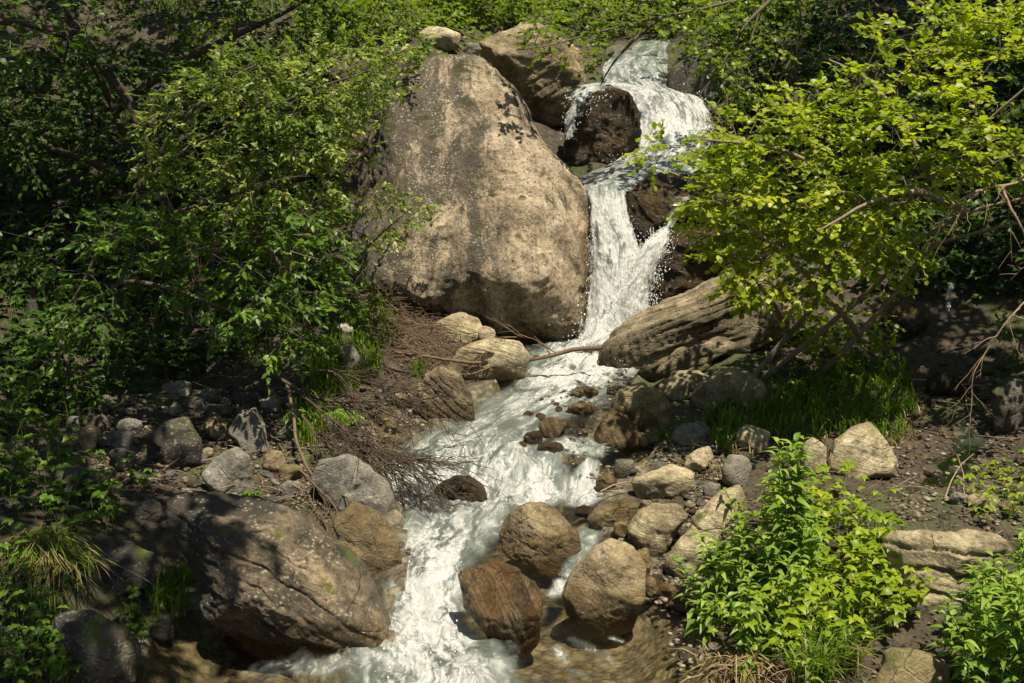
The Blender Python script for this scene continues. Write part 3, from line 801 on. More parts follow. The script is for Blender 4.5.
rock('little black rock splitting the water of the top cascade', [(652, 80), (658, 75), (668, 74), (672, 80), (664, 84), (654, 84)], 'wetdark', Y=17.1, T=0.9, level=4, wet=1, group=BK)
rock('dark overhanging rock above the right side of the main waterfall', [(616, 205), (622, 190), (640, 180), (664, 173), (692, 174), (712, 185), (716, 210), (700, 226), (672, 230), (652, 234), (636, 246), (622, 242)], 'wetdark', Y=14.0, T=0.7, level=6, name='boulder', wet=.55, strata=(.7, 0, .5), samp=.05, seed=9, group=BK)
rock('reddish brown wet rock wall under the right spout', [(634, 300), (644, 262), (660, 232), (690, 222), (730, 226), (770, 240), (780, 280), (760, 305), (720, 318), (680, 330), (645, 335)], 'wetdark', Y=13.9, T=0.6, level=6, name='boulder', wet=.5, rough=1.5, seed=31, group=BK)
rock('big layered rock with tilted beds at the right foot of the waterfall', [(597, 354), (616, 329), (655, 306), (700, 288), (745, 268), (782, 261), (806, 285), (800, 330), (762, 352), (735, 364), (700, 374), (660, 383), (624, 386), (603, 376)], 'strata', Y=12.3, T=0.6, level=6, name='boulder', strata=(-.36, .15, .92), samp=.05, sfreq=13, seed=8, rough=1.1, facets=12, sharp=34, hmin=.62, planes=[(-.2, -.7, .68, .66), (-.1, -.9, -.2, .75)], group=BK)
rock('flat broken slab lying on the lower layered beds', [(652, 372), (680, 348), (715, 336), (748, 340), (740, 352), (712, 366), (670, 378)], 'strata', Y=11.85, T=0.6, level=5, strata=(-.3, .15, .92), samp=.09, sfreq=12, seed=18, group=BK)
rock('smooth pale rock between the layered rock and the grass', [(658, 386), (672, 371), (700, 370), (715, 379), (712, 396), (690, 401), (668, 399)], 'tan', T=.8, level=5, group=BK)
rock('broad tan rock with dappled shade below the hazel roots', [(687, 402), (700, 380), (720, 368), (746, 370), (765, 384), (768, 402), (745, 408), (722, 404), (706, 416), (692, 414)], 'tan', T=.8, level=5, group=BK)
rock('rounded rock with a yellow green stain above the shallow side stream', [(611, 406), (620, 389), (643, 383), (662, 388), (671, 405), (668, 425), (650, 434), (635, 432), (618, 422)], 'tan2', T=.85, level=5, seed=12, group=BK)
rock('small dark brown stone tucked under the yellow stained rock', (632, 431, 660, 449), 'brown', T=.8, level=4, group=BK)
rock('sloping wet brown rock beside the shallow rapids', [(592, 444), (598, 425), (612, 408), (628, 416), (645, 434), (640, 446), (615, 448)], 'wet', T=.9, level=5, wet=.9, group=BK)
rock('red brown wet stone in the white water right of the plunge', (570, 386, 600, 400), 'wet', T=.9, level=4, wet=1, group=BK)
rock('flat orange stone between the plunge and the yellow stained rock', (606, 385, 628, 397), 'wet', T=.9, level=4, wet=1, group=BK)
rock('orange brown wet stone in the middle of the rapids', (537, 417, 567, 440), 'wet', T=.9, level=4, wet=1, group=BK)
rock('grey wet stone at the left edge of the shallow rapids', (523, 429, 544, 447), 'wetdark', T=.9, level=4, wet=1, group=BK)
rock('shiny red black stone at the lip of the lower cascade', (537, 441, 564, 455), 'wetdark', T=.9, level=4, wet=1, group=BK)
rock('flat wet stone in the shallows below the sloping brown rock', (566, 402, 596, 416), 'wet', T=.9, level=4, wet=1, group=BK)
rock('black wet ledge with the lower cascade pouring around it', [(428, 499), (436, 486), (452, 477), (469, 476), (483, 486), (489, 498), (456, 503)], 'wetdark', T=.8, level=5, wet=1, rough=1.8, seed=5, group=BK)
rock('dark filler stone for the shaded gap between the huge boulder and the wet cascade boulder', [(538, 118), (560, 112), (578, 112), (576, 140), (568, 165), (552, 140)], 'dark', Y=16.4, T=.7, level=5, group=BK)  # added dark stone, stands in for the shade in the gap
rock('small dark stone on the slope below the brown cracked boulder', (500, 96, 526, 116), 'brown', Y=16.2, T=.8, level=4, group=BK)
# right hand side, lower stream
rock('big grey brown boulder with a rusty left end beside the lower cascade', [(499, 536), (507, 515), (527, 504), (549, 506), (565, 519), (580, 536), (584, 555), (566, 567), (540, 563), (520, 554), (505, 549)], 'brown', base=(540, 560), T=.85, grow=.4, wet=.25, sharp=36, facets=4, hmin=.8, planes=[(-.7, -.7, .15, .66), (.3, -.6, .75, .60), (.5, -.85, -.1, .66)], level=6, seed=3, name='boulder', strata=(.5, .2, .8), samp=.02, group=BK)
rock('golden brown wet boulder standing in the lower pool', [(456, 578), (468, 564), (498, 556), (524, 560), (537, 579), (543, 604), (538, 630), (526, 643), (505, 639), (482, 620), (462, 600)], 'wet', base=(515, 640), T=.8, grow=.4, level=6, wet=.72, seed=14, name='boulder', group=BK)
rock('grey brown wedge shaped boulder at the edge of the clear pool', [(562, 592), (574, 572), (590, 554), (611, 540), (634, 548), (647, 565), (644, 594), (632, 615), (606, 624), (580, 618), (566, 606)], 'brown', base=(605, 620), T=.75, grow=.42, wet=.25, rough=.9, sharp=36, facets=4, hmin=.8, planes=[(-.55, -.8, .2, .60), (.42, -.82, .4, .64), (.2, -.5, .85, .74), (.1, -.8, -.6, .72)], level=6, seed=27, name='boulder', group=BK)
rock('pale yellowish angular rock between the slab and the wedge boulder', [(627, 530), (640, 511), (655, 501), (681, 505), (689, 516), (676, 535), (660, 554), (640, 552)], 'tan', base=(652, 558), T=.8, level=5, seed=33, hmin=.65, group=BK)
rock('pale tan boulder with a dark left end above the shallow shore', [(630, 480), (650, 468), (674, 465), (694, 472), (695, 488), (680, 501), (655, 501), (637, 497)], 'tan', base=(662, 503), T=.85, level=5, seed=35, group=BK)
rock('long dark brown wet slab beside the little rapid', [(586, 518), (604, 503), (628, 497), (638, 506), (634, 520), (612, 530), (592, 528)], 'brown', T=.8, level=5, wet=.7, group=BK)
rock('long sloping grey slab leading up from the pool to the herbs', [(660, 562), (675, 540), (700, 514), (722, 492), (742, 486), (750, 502), (728, 526), (716, 552), (696, 572), (676, 580)], 'tan', base=(680, 580), T=.6, level=5, seed=41, strata=(.6, .2, .7), samp=.04, group=BK)
rock('bright orange wet stone at the shore below the grey block', (595, 473, 617, 492), 'wet', T=.8, level=4, wet=.6, group=BK)
rock('blue grey block of stone at the shore', [(613, 470), (616, 460), (634, 459), (638, 472), (630, 480), (616, 479)], 'grey', T=.8, level=4, hmin=.6, group=BK)
rock('small round orange and white stone between two pale rocks', (639, 499, 657, 516), 'wet', T=.9, level=4, group=BK)
rock('flat grey stone half under water in the little rapid', (574, 505, 598, 517), 'wetdark', T=.9, level=4, wet=1, group=BK)
rock('small brown stone wedged under the pale angular rock', (612, 521, 633, 540), 'brown', T=.8, level=4, group=BK)
rock('upright olive stone wedged behind the wedge boulder', (634, 548, 652, 580), 'tan2', T=.8, level=4, group=BK)
rock('small reddish stone on the shore right of the wedge boulder', (643, 576, 657, 602), 'brown', T=.8, level=4, wet=.4, group=BK)
rock('rounded orange brown stone on the shore below the slab', (653, 582, 678, 603), 'wet', T=.8, level=4, wet=.4, group=BK)
rock('dark orange stone at the waterline below the slab', (667, 595, 692, 612), 'wet', T=.8, level=4, wet=.6, group=BK)
rock('grey pebble rock in the shallows near the herb patch', (676, 646, 700, 660), 'grey', T=.8, level=4, wet=.5, group=BK)
rock('grey split rock under the grass above the slab', (721, 455, 752, 490), 'grey', T=.8, level=4, hmin=.65, group=BK)
rock('pale tan rock lying beside the grey split rock', [(680, 470), (690, 455), (710, 444), (714, 456), (700, 472), (686, 478)], 'tan', T=.8, level=4, group=BK)
rock('sandy rock poking from the grass above the split rock', (735, 424, 770, 456), 'tan', T=.8, level=4, group=BK)
rock('little round grey stone near the pale tan boulder', (702, 482, 722, 500), 'grey', T=.8, level=4, group=BK)
rock('dark blue grey stone in the shade under the broad tan rock', [(668, 440), (680, 424), (700, 418), (712, 430), (700, 446), (676, 448)], 'grey', T=.8, level=4, group=BK)
rock('tan rock standing right behind the tall leafy herb', [(800, 470), (800, 445), (812, 436), (826, 446), (828, 466), (820, 480)], 'tan', T=.8, level=4, group=BK)
rock('large pale rounded rock alone on the dark wet ground', [(828, 466), (838, 443), (855, 427), (872, 424), (886, 440), (900, 464), (901, 479), (880, 484), (855, 479), (838, 473)], 'tan', base=(868, 481), T=.8, level=5, seed=37, name='boulder', group=BK)
rock('stepped rock ledge between the herb patch and the right corner', [(878, 545), (893, 529), (925, 527), (965, 532), (1000, 538), (1012, 560), (1000, 590), (960, 606), (925, 612), (900, 595), (884, 568)], 'tan', base=(930, 608), T=.65, level=6, seed=51, name='boulder', strata=(.1, .1, 1), samp=.09, sfreq=7, group=BK)
rock('flat ochre rock at the bottom edge under the corner herbs', [(868, 690), (885, 655), (915, 645), (945, 660), (950, 690), (910, 700)], 'tan2', base=(912, 690), T=.8, level=5, group=BK)
rock('small blue grey stone by the muddy side rill', (948, 492, 972, 505), 'grey', T=.8, level=4, group=BK)
rock('brown rock among the lime green leaves on the right', (966, 492, 1003, 512), 'brown', T=.8, level=4, group=BK)
rock('dark mossy rock at the right edge above the rill', [(990, 425), (992, 392), (1010, 378), (1032, 380), (1034, 430), (1010, 440)], 'dark', base=(1012, 432), T=.8, level=5, group=BK)
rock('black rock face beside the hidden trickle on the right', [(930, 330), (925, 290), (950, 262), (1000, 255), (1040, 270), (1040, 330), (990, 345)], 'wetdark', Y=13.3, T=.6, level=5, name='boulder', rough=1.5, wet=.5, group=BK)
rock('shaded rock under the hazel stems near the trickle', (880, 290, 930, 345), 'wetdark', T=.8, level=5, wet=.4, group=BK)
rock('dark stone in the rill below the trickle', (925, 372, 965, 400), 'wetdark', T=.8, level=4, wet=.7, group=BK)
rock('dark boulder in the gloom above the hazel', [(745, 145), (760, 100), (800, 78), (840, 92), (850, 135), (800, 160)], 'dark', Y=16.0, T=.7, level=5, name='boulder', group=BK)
# left hand side
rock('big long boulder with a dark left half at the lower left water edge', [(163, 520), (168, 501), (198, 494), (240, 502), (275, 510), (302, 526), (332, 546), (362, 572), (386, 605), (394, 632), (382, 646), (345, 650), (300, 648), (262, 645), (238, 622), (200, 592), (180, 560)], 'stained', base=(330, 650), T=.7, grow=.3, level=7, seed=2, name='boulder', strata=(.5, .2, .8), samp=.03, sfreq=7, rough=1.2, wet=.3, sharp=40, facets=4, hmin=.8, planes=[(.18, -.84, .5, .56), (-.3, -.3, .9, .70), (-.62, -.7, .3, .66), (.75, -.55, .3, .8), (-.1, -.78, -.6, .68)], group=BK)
rock('wet brown boulder right behind the big long boulder', [(332, 520), (350, 504), (378, 514), (396, 535), (408, 560), (396, 574), (365, 574), (345, 556)], 'brown', base=(385, 574), T=.75, level=5, wet=.5, name='boulder', group=BK)
rock('grey and tan boulder under the dead twigs at the water edge', [(310, 478), (320, 457), (345, 452), (371, 465), (389, 486), (398, 508), (386, 521), (355, 516), (328, 500)], 'grey', base=(370, 515), T=.75, level=5, seed=61, name='boulder', group=BK)
rock('flat dark rock with white lichen left of the big long boulder', [(82, 556), (95, 545), (125, 541), (160, 548), (169, 565), (156, 579), (130, 591), (106, 595), (86, 586)], 'dark', base=(125, 596), T=.9, level=5, seed=63, group=BK)
rock('dark smooth rock in the bottom left corner below the drooping grass', [(46, 632), (64, 607), (98, 602), (122, 620), (139, 646), (138, 690), (90, 705), (48, 700)], 'dark', base=(95, 690), T=.9, level=5, seed=65, name='boulder', group=BK)
rock('mottled grey rock behind the big long boulder', [(203, 472), (215, 457), (236, 447), (252, 454), (257, 475), (252, 496), (235, 502), (212, 492)], 'grey', T=.8, level=5, group=BK)
rock('small flat stone left of the big long boulder', (130, 499, 164, 525), 'dark', T=.8, level=4, group=BK)
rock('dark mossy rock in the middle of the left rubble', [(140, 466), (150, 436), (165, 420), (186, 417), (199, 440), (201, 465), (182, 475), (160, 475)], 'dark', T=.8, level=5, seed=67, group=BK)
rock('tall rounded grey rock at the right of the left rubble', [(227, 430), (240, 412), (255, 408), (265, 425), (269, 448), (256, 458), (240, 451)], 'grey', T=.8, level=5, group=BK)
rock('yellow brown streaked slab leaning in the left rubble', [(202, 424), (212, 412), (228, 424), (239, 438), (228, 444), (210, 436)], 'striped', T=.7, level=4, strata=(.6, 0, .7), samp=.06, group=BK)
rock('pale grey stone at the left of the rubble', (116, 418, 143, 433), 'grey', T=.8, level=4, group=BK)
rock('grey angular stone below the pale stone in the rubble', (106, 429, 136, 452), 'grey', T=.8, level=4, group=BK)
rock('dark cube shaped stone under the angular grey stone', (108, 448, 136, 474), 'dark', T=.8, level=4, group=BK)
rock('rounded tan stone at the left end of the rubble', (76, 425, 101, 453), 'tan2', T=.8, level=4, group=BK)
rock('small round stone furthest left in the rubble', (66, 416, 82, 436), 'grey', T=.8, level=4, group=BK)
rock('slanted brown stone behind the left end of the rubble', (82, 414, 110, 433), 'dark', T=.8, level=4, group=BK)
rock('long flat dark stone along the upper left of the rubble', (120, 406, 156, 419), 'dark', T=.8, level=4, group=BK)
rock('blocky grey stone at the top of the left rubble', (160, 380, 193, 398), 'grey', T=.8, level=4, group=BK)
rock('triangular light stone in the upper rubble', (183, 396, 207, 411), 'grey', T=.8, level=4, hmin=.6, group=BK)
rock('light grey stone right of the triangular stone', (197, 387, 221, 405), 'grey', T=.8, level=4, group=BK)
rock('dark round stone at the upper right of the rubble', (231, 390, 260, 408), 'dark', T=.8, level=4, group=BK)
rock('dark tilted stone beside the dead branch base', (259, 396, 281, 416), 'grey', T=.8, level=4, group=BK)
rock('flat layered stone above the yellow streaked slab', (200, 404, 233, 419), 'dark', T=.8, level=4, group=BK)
rock('small grey stone just right of the light grey stone', (219, 396, 232, 408), 'grey', T=.8, level=4, group=BK)
rock('white grey stone under the blocky stone of the rubble', (167, 404, 184, 416), 'grey', T=.8, level=4, group=BK)
rock('small tan stone in the leaf litter below the streaked slab', (202, 447, 214, 459), 'tan', T=.8, level=4, group=BK)
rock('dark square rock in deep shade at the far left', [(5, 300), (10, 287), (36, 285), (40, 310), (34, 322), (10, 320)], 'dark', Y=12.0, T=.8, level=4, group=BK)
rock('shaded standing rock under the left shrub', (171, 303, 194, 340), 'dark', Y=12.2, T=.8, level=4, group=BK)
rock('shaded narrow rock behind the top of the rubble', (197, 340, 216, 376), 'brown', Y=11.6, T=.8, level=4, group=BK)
rock('black rock half buried in brambles on the left', (52, 465, 100, 500), 'dark', T=.8, level=5, group=BK)
rock('striped brown rock with slanting beds at the left water edge', [(412, 402), (424, 377), (440, 365), (461, 374), (471, 395), (475, 415), (456, 423), (430, 422)], 'striped', base=(445, 422), T=.8, level=6, strata=(.62, -.2, .66), samp=.07, sfreq=14, seed=71, name='boulder', group=BK)
rock('low tan boulder under the log below the huge boulder', [(446, 368), (461, 346), (490, 337), (520, 340), (531, 356), (525, 376), (490, 383), (460, 381)], 'tan', base=(490, 382), T=.7, level=5, seed=73, name='boulder', group=BK)
rock('sunlit tan stone at the left foot of the huge boulder', (432, 312, 482, 345), 'tan', Y=12.6, T=.7, level=5, group=BK)
rock('small tan stone wedged under the huge boulder', (478, 326, 496, 341), 'tan', Y=12.5, T=.8, level=4, group=BK)
rock('slanting grey rock on the left bank beneath the fern', [(338, 372), (340, 347), (350, 341), (366, 362), (366, 376), (350, 378)], 'grey', T=.8, level=4, group=BK)
rock('grey rock half hidden by the left grass', (336, 322, 354, 344), 'grey', Y=11.8, T=.8, level=4, group=BK)
rock('round grey stone left of the striped rock', (374, 384, 394, 402), 'grey', T=.8, level=4, group=BK)
rock('brown stone at the water edge left of the striped rock', (392, 390, 418, 412), 'brown', T=.8, level=4, group=BK)
rock('flat brown stone at the mouth of the left inlet', (355, 410, 398, 426), 'brown', T=.8, level=4, wet=.4, group=BK)
rock('tan stone beside the grey and tan boulder', (278, 463, 304, 482), 'tan2', T=.8, level=4, group=BK)
rock('greenish stone under the tan stone of the left bank', (280, 480, 302, 502), 'grey', T=.8, level=4, group=BK)
rock('dark flat stone in the litter above the big long boulder', (260, 494, 292, 514), 'dark', T=.8, level=4, group=BK)
rock('reddish brown stone right of the mottled grey rock', (262, 449, 286, 476), 'brown', T=.8, level=4, group=BK)
rock('small stone at the pool edge below the flat lichen rock', (150, 622, 176, 640), 'grey', T=.8, level=4, wet=.5, group=BK)

# rubble nobody could tell apart: cobbles as things, the gravel between them as stuff
ROCKC = [(c, S) for _, c, S in rocks]
proto = []
for k in range(6):
    a = np.linspace(0, 2 * math.pi, 10)[:-1]
    r_ = np.random.default_rng(200 + k)
    D, F = icos(3)
    n = norm(r_.normal(size=(10, 3)))
    dn = np.maximum(D @ n.T, 0) / r_.uniform(.62, .95, 10)
    V = D * (((0.6 + (dn ** 14).sum(1)) ** (-1 / 14))[:, None]) * np.array([1, .8, .62]) + 0.06 * fbm(D * 1.6 + k * 9, 3)[:, None] * D
    proto.append((V, F))
def scatter_px(poly, n, jitter=0):
    poly = np.array(poly, float); out = []
    lo, hi = poly.min(0), poly.max(0)
    while len(out) < n:
        q = rng.uniform(lo, hi, (n * 3, 2))
        q = q[poly_sd(q, poly) < 0]
        out += list(q[:n - len(out)])
    return out
cob = {}
def cobbles(poly, n, mats, smin, smax, label, group):
    for px, py in scatter_px(poly, n):
        g = hit(px, py)
        s = rng.uniform(smin, smax)
        k = int(rng.integers(0, 6)); mt = mats[int(rng.integers(0, len(mats)))]
        if (k, mt) not in cob:
            cob[k, mt] = mesh('cobble', proto[k][0], proto[k][1], M[mt], attrs={'wet': np.full(len(proto[k][0]), 0.9 if mt == 'wet' else 0.1)})
            o = cob[k, mt]
        else:
            o = cob[k, mt].copy(); COL.objects.link(o)
        o.location = (g[0], g[1], g[2] + s * 0.12)
        o.scale = (s, s * rng.uniform(.8, 1.2), s * rng.uniform(.7, 1.1))
        o.rotation_euler = (rng.uniform(-.5, .5), rng.uniform(-.5, .5), rng.uniform(0, 6.28))
        tag(o, label, 'cobble', group)
cobbles([(70, 405), (150, 385), (270, 390), (300, 450), (310, 500), (190, 500), (110, 480)], 80, ['grey', 'dark', 'grey', 'brown'], .035, .085, 'small loose grey cobble lying among the left rubble', 'cobbles in the left rubble')
cobbles([(640, 450), (690, 440), (740, 450), (730, 490), (700, 510), (640, 590), (690, 600), (660, 575), (690, 500), (640, 460)], 56, ['tan', 'grey', 'brown', 'wet'], .03, .07, 'small loose cobble between the pale rocks on the right shore', 'cobbles on the right shore')
cobbles([(340, 385), (410, 390), (400, 430), (330, 470), (300, 440)], 34, ['grey', 'brown', 'tan2'], .03, .075, 'small cobble under the dead twigs on the left bank', 'cobbles under the dead twigs')
cobbles([(530, 400), (600, 402), (600, 445), (520, 445)], 14, ['wet'], .03, .07, 'small wet orange stone in the shallow rapids', 'wet stones in the shallow rapids')
cobbles([(910, 350), (1010, 350), (1015, 520), (890, 520), (900, 440)], 44, ['wetdark', 'dark', 'brown'], .03, .08, 'small dark stone in the shaded side rill', 'stones in the side rill')
def gravel(poly_list, mats_col, name):
    b = MB()
    for poly, n, s0, s1 in poly_list:
        for px, py in scatter_px(poly, n):
            g = hit(px, py)
            k = int(rng.integers(0, 6)); s = rng.uniform(s0, s1)
            D, F = icos(1)
            a = rng.uniform(0, 6.28); ca, sa = math.cos(a), math.sin(a)
            V = D * np.array([1, rng.uniform(.6, 1), rng.uniform(.4, .7)]) * s * rng.uniform(.8, 1.2, (len(D), 1))
            V = V @ np.array([[ca, -sa, 0], [sa, ca, 0], [0, 0, 1]])
            b.add(V + g + np.array([0, 0, s * .2]), T=F, a=rng.uniform(0, 1))
    return b.build(name, mats_col)
t = NT('gravel')
p = t.n('BsdfPrincipled', Base_Color=t.ramp(t.attr('rnd'), [(0, (0.03, 0.024, 0.018)), (.5, (0.10, 0.072, 0.045)), (.8, (0.16, 0.135, 0.10)), (1, (0.28, 0.22, 0.15))]), Roughness=0.6)
M['gravel'] = t.surf(p)
tag(gravel([([(60, 400), (290, 385), (320, 500), (100, 490)], 700, .010, .035), ([(640, 440), (750, 440), (740, 520), (690, 610), (640, 600), (690, 500)], 1300, .008, .032),
            ([(545, 395), (610, 395), (650, 450), (640, 480), (600, 500), (560, 450)], 160, .01, .03), ([(300, 390), (470, 380), (410, 440), (310, 470)], 400, .01, .03), ([(250, 480), (330, 470), (420, 560), (300, 520)], 220, .008, .025),
            ([(660, 610), (700, 600), (700, 680), (680, 680)], 60, .01, .025), ([(890, 400), (1020, 380), (1020, 530), (890, 520)], 600, .01, .035)], M['gravel'], 'gravel'), 'small loose stones between the rocks on both banks', 'gravel', kind='stuff')
# ------------------------------------------------------------------ foliage generators
def leaf_tpl(w, a=0.28, b=0.66, wb=0.8, fold=0.10, droop=0.12):
    V = np.array([[0, 0, 0], [-w / 2, a, fold], [-w / 2 * wb, b, fold * .7 - droop * .3], [0, 1, -droop], [w / 2 * wb, b, fold * .7 - droop * .3], [w / 2, a, fold], [0, .48, 0]])
    F = np.array([[0, 5, 6], [5, 4, 6], [4, 3, 6], [3, 2, 6], [2, 1, 6], [1, 0, 6]])
    return V, F
def leaf_fine(prof, w, droop, fold=.09, ser=0.0):
    # outline from a width profile along the blade, with a folded midrib that arches over
    n = len(prof)
    t_ = np.linspace(0, 1, n + 2)
    zc = .10 * np.sin(t_ * math.pi) - droop * t_ ** 2
    mid = np.c_[np.zeros(n + 2), t_, zc]
    V = [mid]
    for sg in (-1, 1):
        V.append(np.array([[sg * w / 2 * p, t_[i + 1] + (ser if i % 2 else -ser), zc[i + 1] + fold * p] for i, p in enumerate(prof)]))
    V = np.concatenate(V)
    F = []
    a0, b0 = n + 2, n + 2 + n
    for o, fl in ((a0, 0), (b0, 1)):
        f = [[0, 1, o]] + [q for i in range(n - 1) for q in ([i + 1, o + i + 1, o + i], [i + 1, i + 2, o + i + 1])] + [[n, n + 1, o + n - 1]]
        F += [q[::-1] if fl else q for q in f]
    return V, np.array(F)
LT = {'round': leaf_tpl(0.88, .30, .72, .86, .10, .10), 'oval': leaf_tpl(0.46, .30, .66, .82, .07, .12), 'lance': leaf_tpl(0.33, .25, .60, .66, .06, .22), 'heart': leaf_tpl(0.74, .24, .62, .70, .08, .2), 'broad': leaf_tpl(0.62, .32, .68, .84, .08, .16)}
LT['lance'] = leaf_fine([.55, .95, 1.0, .82, .55, .28], .36, .28)
LT['heart'] = leaf_fine([.80, 1.0, .88, .78, .48, .30], .74, .24, ser=.025)
class Leaves:
    def __init__(s): s.p, s.a, s.n, s.s, s.r = [], [], [], [], []
    def add(s, p, a, n, size, r=None):
        p = np.atleast_2d(p); k = len(p)
        s.p.append(p); s.a.append(np.broadcast_to(a, (k, 3))); s.n.append(np.broadcast_to(n, (k, 3)))
        s.s.append(np.broadcast_to(size, (k,))); s.r.append(np.broadcast_to(rng.uniform(0, 1, k) if r is None else r, (k,)))
    def build(s, name, tpl, mat, parent=None, loc=None):
        V0, F0 = LT[tpl]
        p, a, n, sz, r = (np.concatenate(q) for q in (s.p, s.a, s.n, s.s, s.r))
        a = norm(a)
        n = norm(n - (n * a).sum(1, keepdims=True) * a)
        x = np.cross(a, n)
        V = p[:, None] + sz[:, None, None] * (V0[None, :, 0:1] * x[:, None] + V0[None, :, 1:2] * a[:, None] + V0[None, :, 2:3] * n[:, None])
        if loc is not None: V = V - np.asarray(loc)
        elif parent is not None: V = V - np.array(parent.location)
        F = (F0[None] + np.arange(len(p))[:, None, None] * len(V0)).reshape(-1, 3)
        return mesh(name, V.reshape(-1, 3), F, M[mat], True, {'rnd': np.repeat(np.clip(r, 0, 1), len(V0))}, parent, loc)
UPN = np.array([0.12, -0.18, 1.0])
def rvec(k=None, s=1.0):
    return rng.normal(size=3 if k is None else (k, 3)) * s
def bez(a, c, b, k):
    t_ = np.linspace(0, 1, k)[:, None]
    return (1 - t_) ** 2 * a + 2 * t_ * (1 - t_) * c + t_ ** 2 * b
def region_targets(poly, Y, n):
    out = []
    for px, py in scatter_px(poly, n):
        out.append(P(px, py, rng.uniform(*Y)))
    return out
def crown_targets(c, r, n, shell=0.45):
    d = norm(rng.normal(size=(n, 3)))
    rad = rng.uniform(shell, 1, (n, 1)) ** (1 / 2)
    lump = 1 + 0.3 * fbm(d * 1.6 + rng.uniform(0, 50), 2)[:, None]
    return list(np.array(c) + d * rad * lump * np.array(r))
def shrub(name, label, cat, mains, targets, tpl='oval', mat='willow', wood='bark', lsize=(.035, .055), nsh=3, nlf=6, shoot=(.10, .22), r0=.03, r1=.006, group=None, twig_r=.0035,
          wood_name='trunk', out=None, tilt=.45, hang=0.0, flat=.55):
    base = np.array(mains[0][0])
    root = empty(name, base)
    tag(root, label, cat, group)
    wb, lv = MB(), Leaves()
    nodes, nr = [], []
    for m in mains:
        m = np.array(m, float)
        s = np.r_[0, np.cumsum(np.linalg.norm(np.diff(m, axis=0), axis=1))]
        k = max(4, int(s[-1] / .12))
        u = np.linspace(0, s[-1], k)
        pts = np.stack([np.interp(u, s, m[:, i]) for i in range(3)], 1)
        for _ in range(3): pts[1:-1] = (pts[:-2] + 2 * pts[1:-1] + pts[2:]) / 4
        pts[1:] += 0.025 * np.stack([fbm(pts[1:] * 2.1 + 20 * q, 2) for q in range(3)], 1)
        rr = np.linspace(r0, r1, k)
        wb.tube(pts, rr, 7)
        nodes += list(pts[1:]); nr += list(rr[1:])
    T_ = np.array(targets)
    N = np.array(nodes)
    d = np.array([np.min(np.linalg.norm(N - q, axis=1)) for q in T_])
    store = np.zeros((len(N) + len(T_) * 4, 3)); store[:len(N)] = N; cnt = len(N)
    ctr = T_.mean(0)
    for i in np.argsort(d):
        q = T_[i]
        dd = np.linalg.norm(store[:cnt] - q, axis=1) + 0.25 * np.maximum(0, store[:cnt, 2] - q[2])
        j = int(np.argmin(dd)); a = store[j]
        L = np.linalg.norm(q - a) + 1e-6
        c_ = (a + q) / 2 + rvec(s=.12 * L) + np.array([0, 0, .16 * L])
        pts = bez(a, c_, q, 6)
        wb.tube(pts, np.linspace(twig_r * (1 + min(2.0, L)), twig_r * .6, 6), 4)
        if L > .12:
            store[cnt:cnt + 4] = pts[2:6]; cnt += 4
        dirn = norm(pts[-1] - pts[-2])
        o_ = norm(q - ctr) if out is None else np.array(out, float)
        cl = rng.normal() * 0.22                                   # clumps lean lighter or darker together
        for sh in range(nsh):
            sd = norm(dirn * .6 + o_ * .5 + rvec(s=.75) * np.array([1, 1, flat]) + np.array([0, 0, -hang]))
            sl = rng.uniform(*shoot)
            e = q + sd * sl + np.array([0, 0, -.15 * sl])
            sp_ = bez(q, q + sd * sl * .5 + np.array([0, 0, .06 * sl]), e, 4)
            wb.tube(sp_, [twig_r * .6, twig_r * .5, twig_r * .4, twig_r * .3], 3)
            t_ = np.linspace(.15, 1, nlf)
            pp = (1 - t_)[:, None] ** 2 * sp_[0] + 2 * (t_ * (1 - t_))[:, None] * (q + sd * sl * .5) + t_[:, None] ** 2 * e
            sidev = norm(np.cross(sd, [0, 0, 1.0]) + 1e-6)
            sgn = np.where(np.arange(nlf) % 2, 1, -1)[:, None]
            ax = norm(sd * .75 + sidev * sgn * .85 * (1 - t_ * .7)[:, None] + rvec(nlf, .28) + np.array([0, 0, -.12]))
            nn = norm(UPN + rvec(nlf, tilt))
            lv.add(pp, ax, nn, rng.uniform(*lsize, nlf) * rng.uniform(.7, 1.08, nlf) * (1 - .25 * np.abs(t_ - .6)), np.clip(rng.normal(.45 + cl, .22, nlf), 0, 1))
    wb.build(wood_name, M[wood], root)
    lv.build('crown' if cat in ('tree', 'shrub', 'bush') else 'leaves', tpl, mat, root)
    return root

def PL(*q): return [P(*r) for r in q]
def gp(px, py, up=0.0):
    g = hit(px, py, False); return g + np.array([0, 0, up])

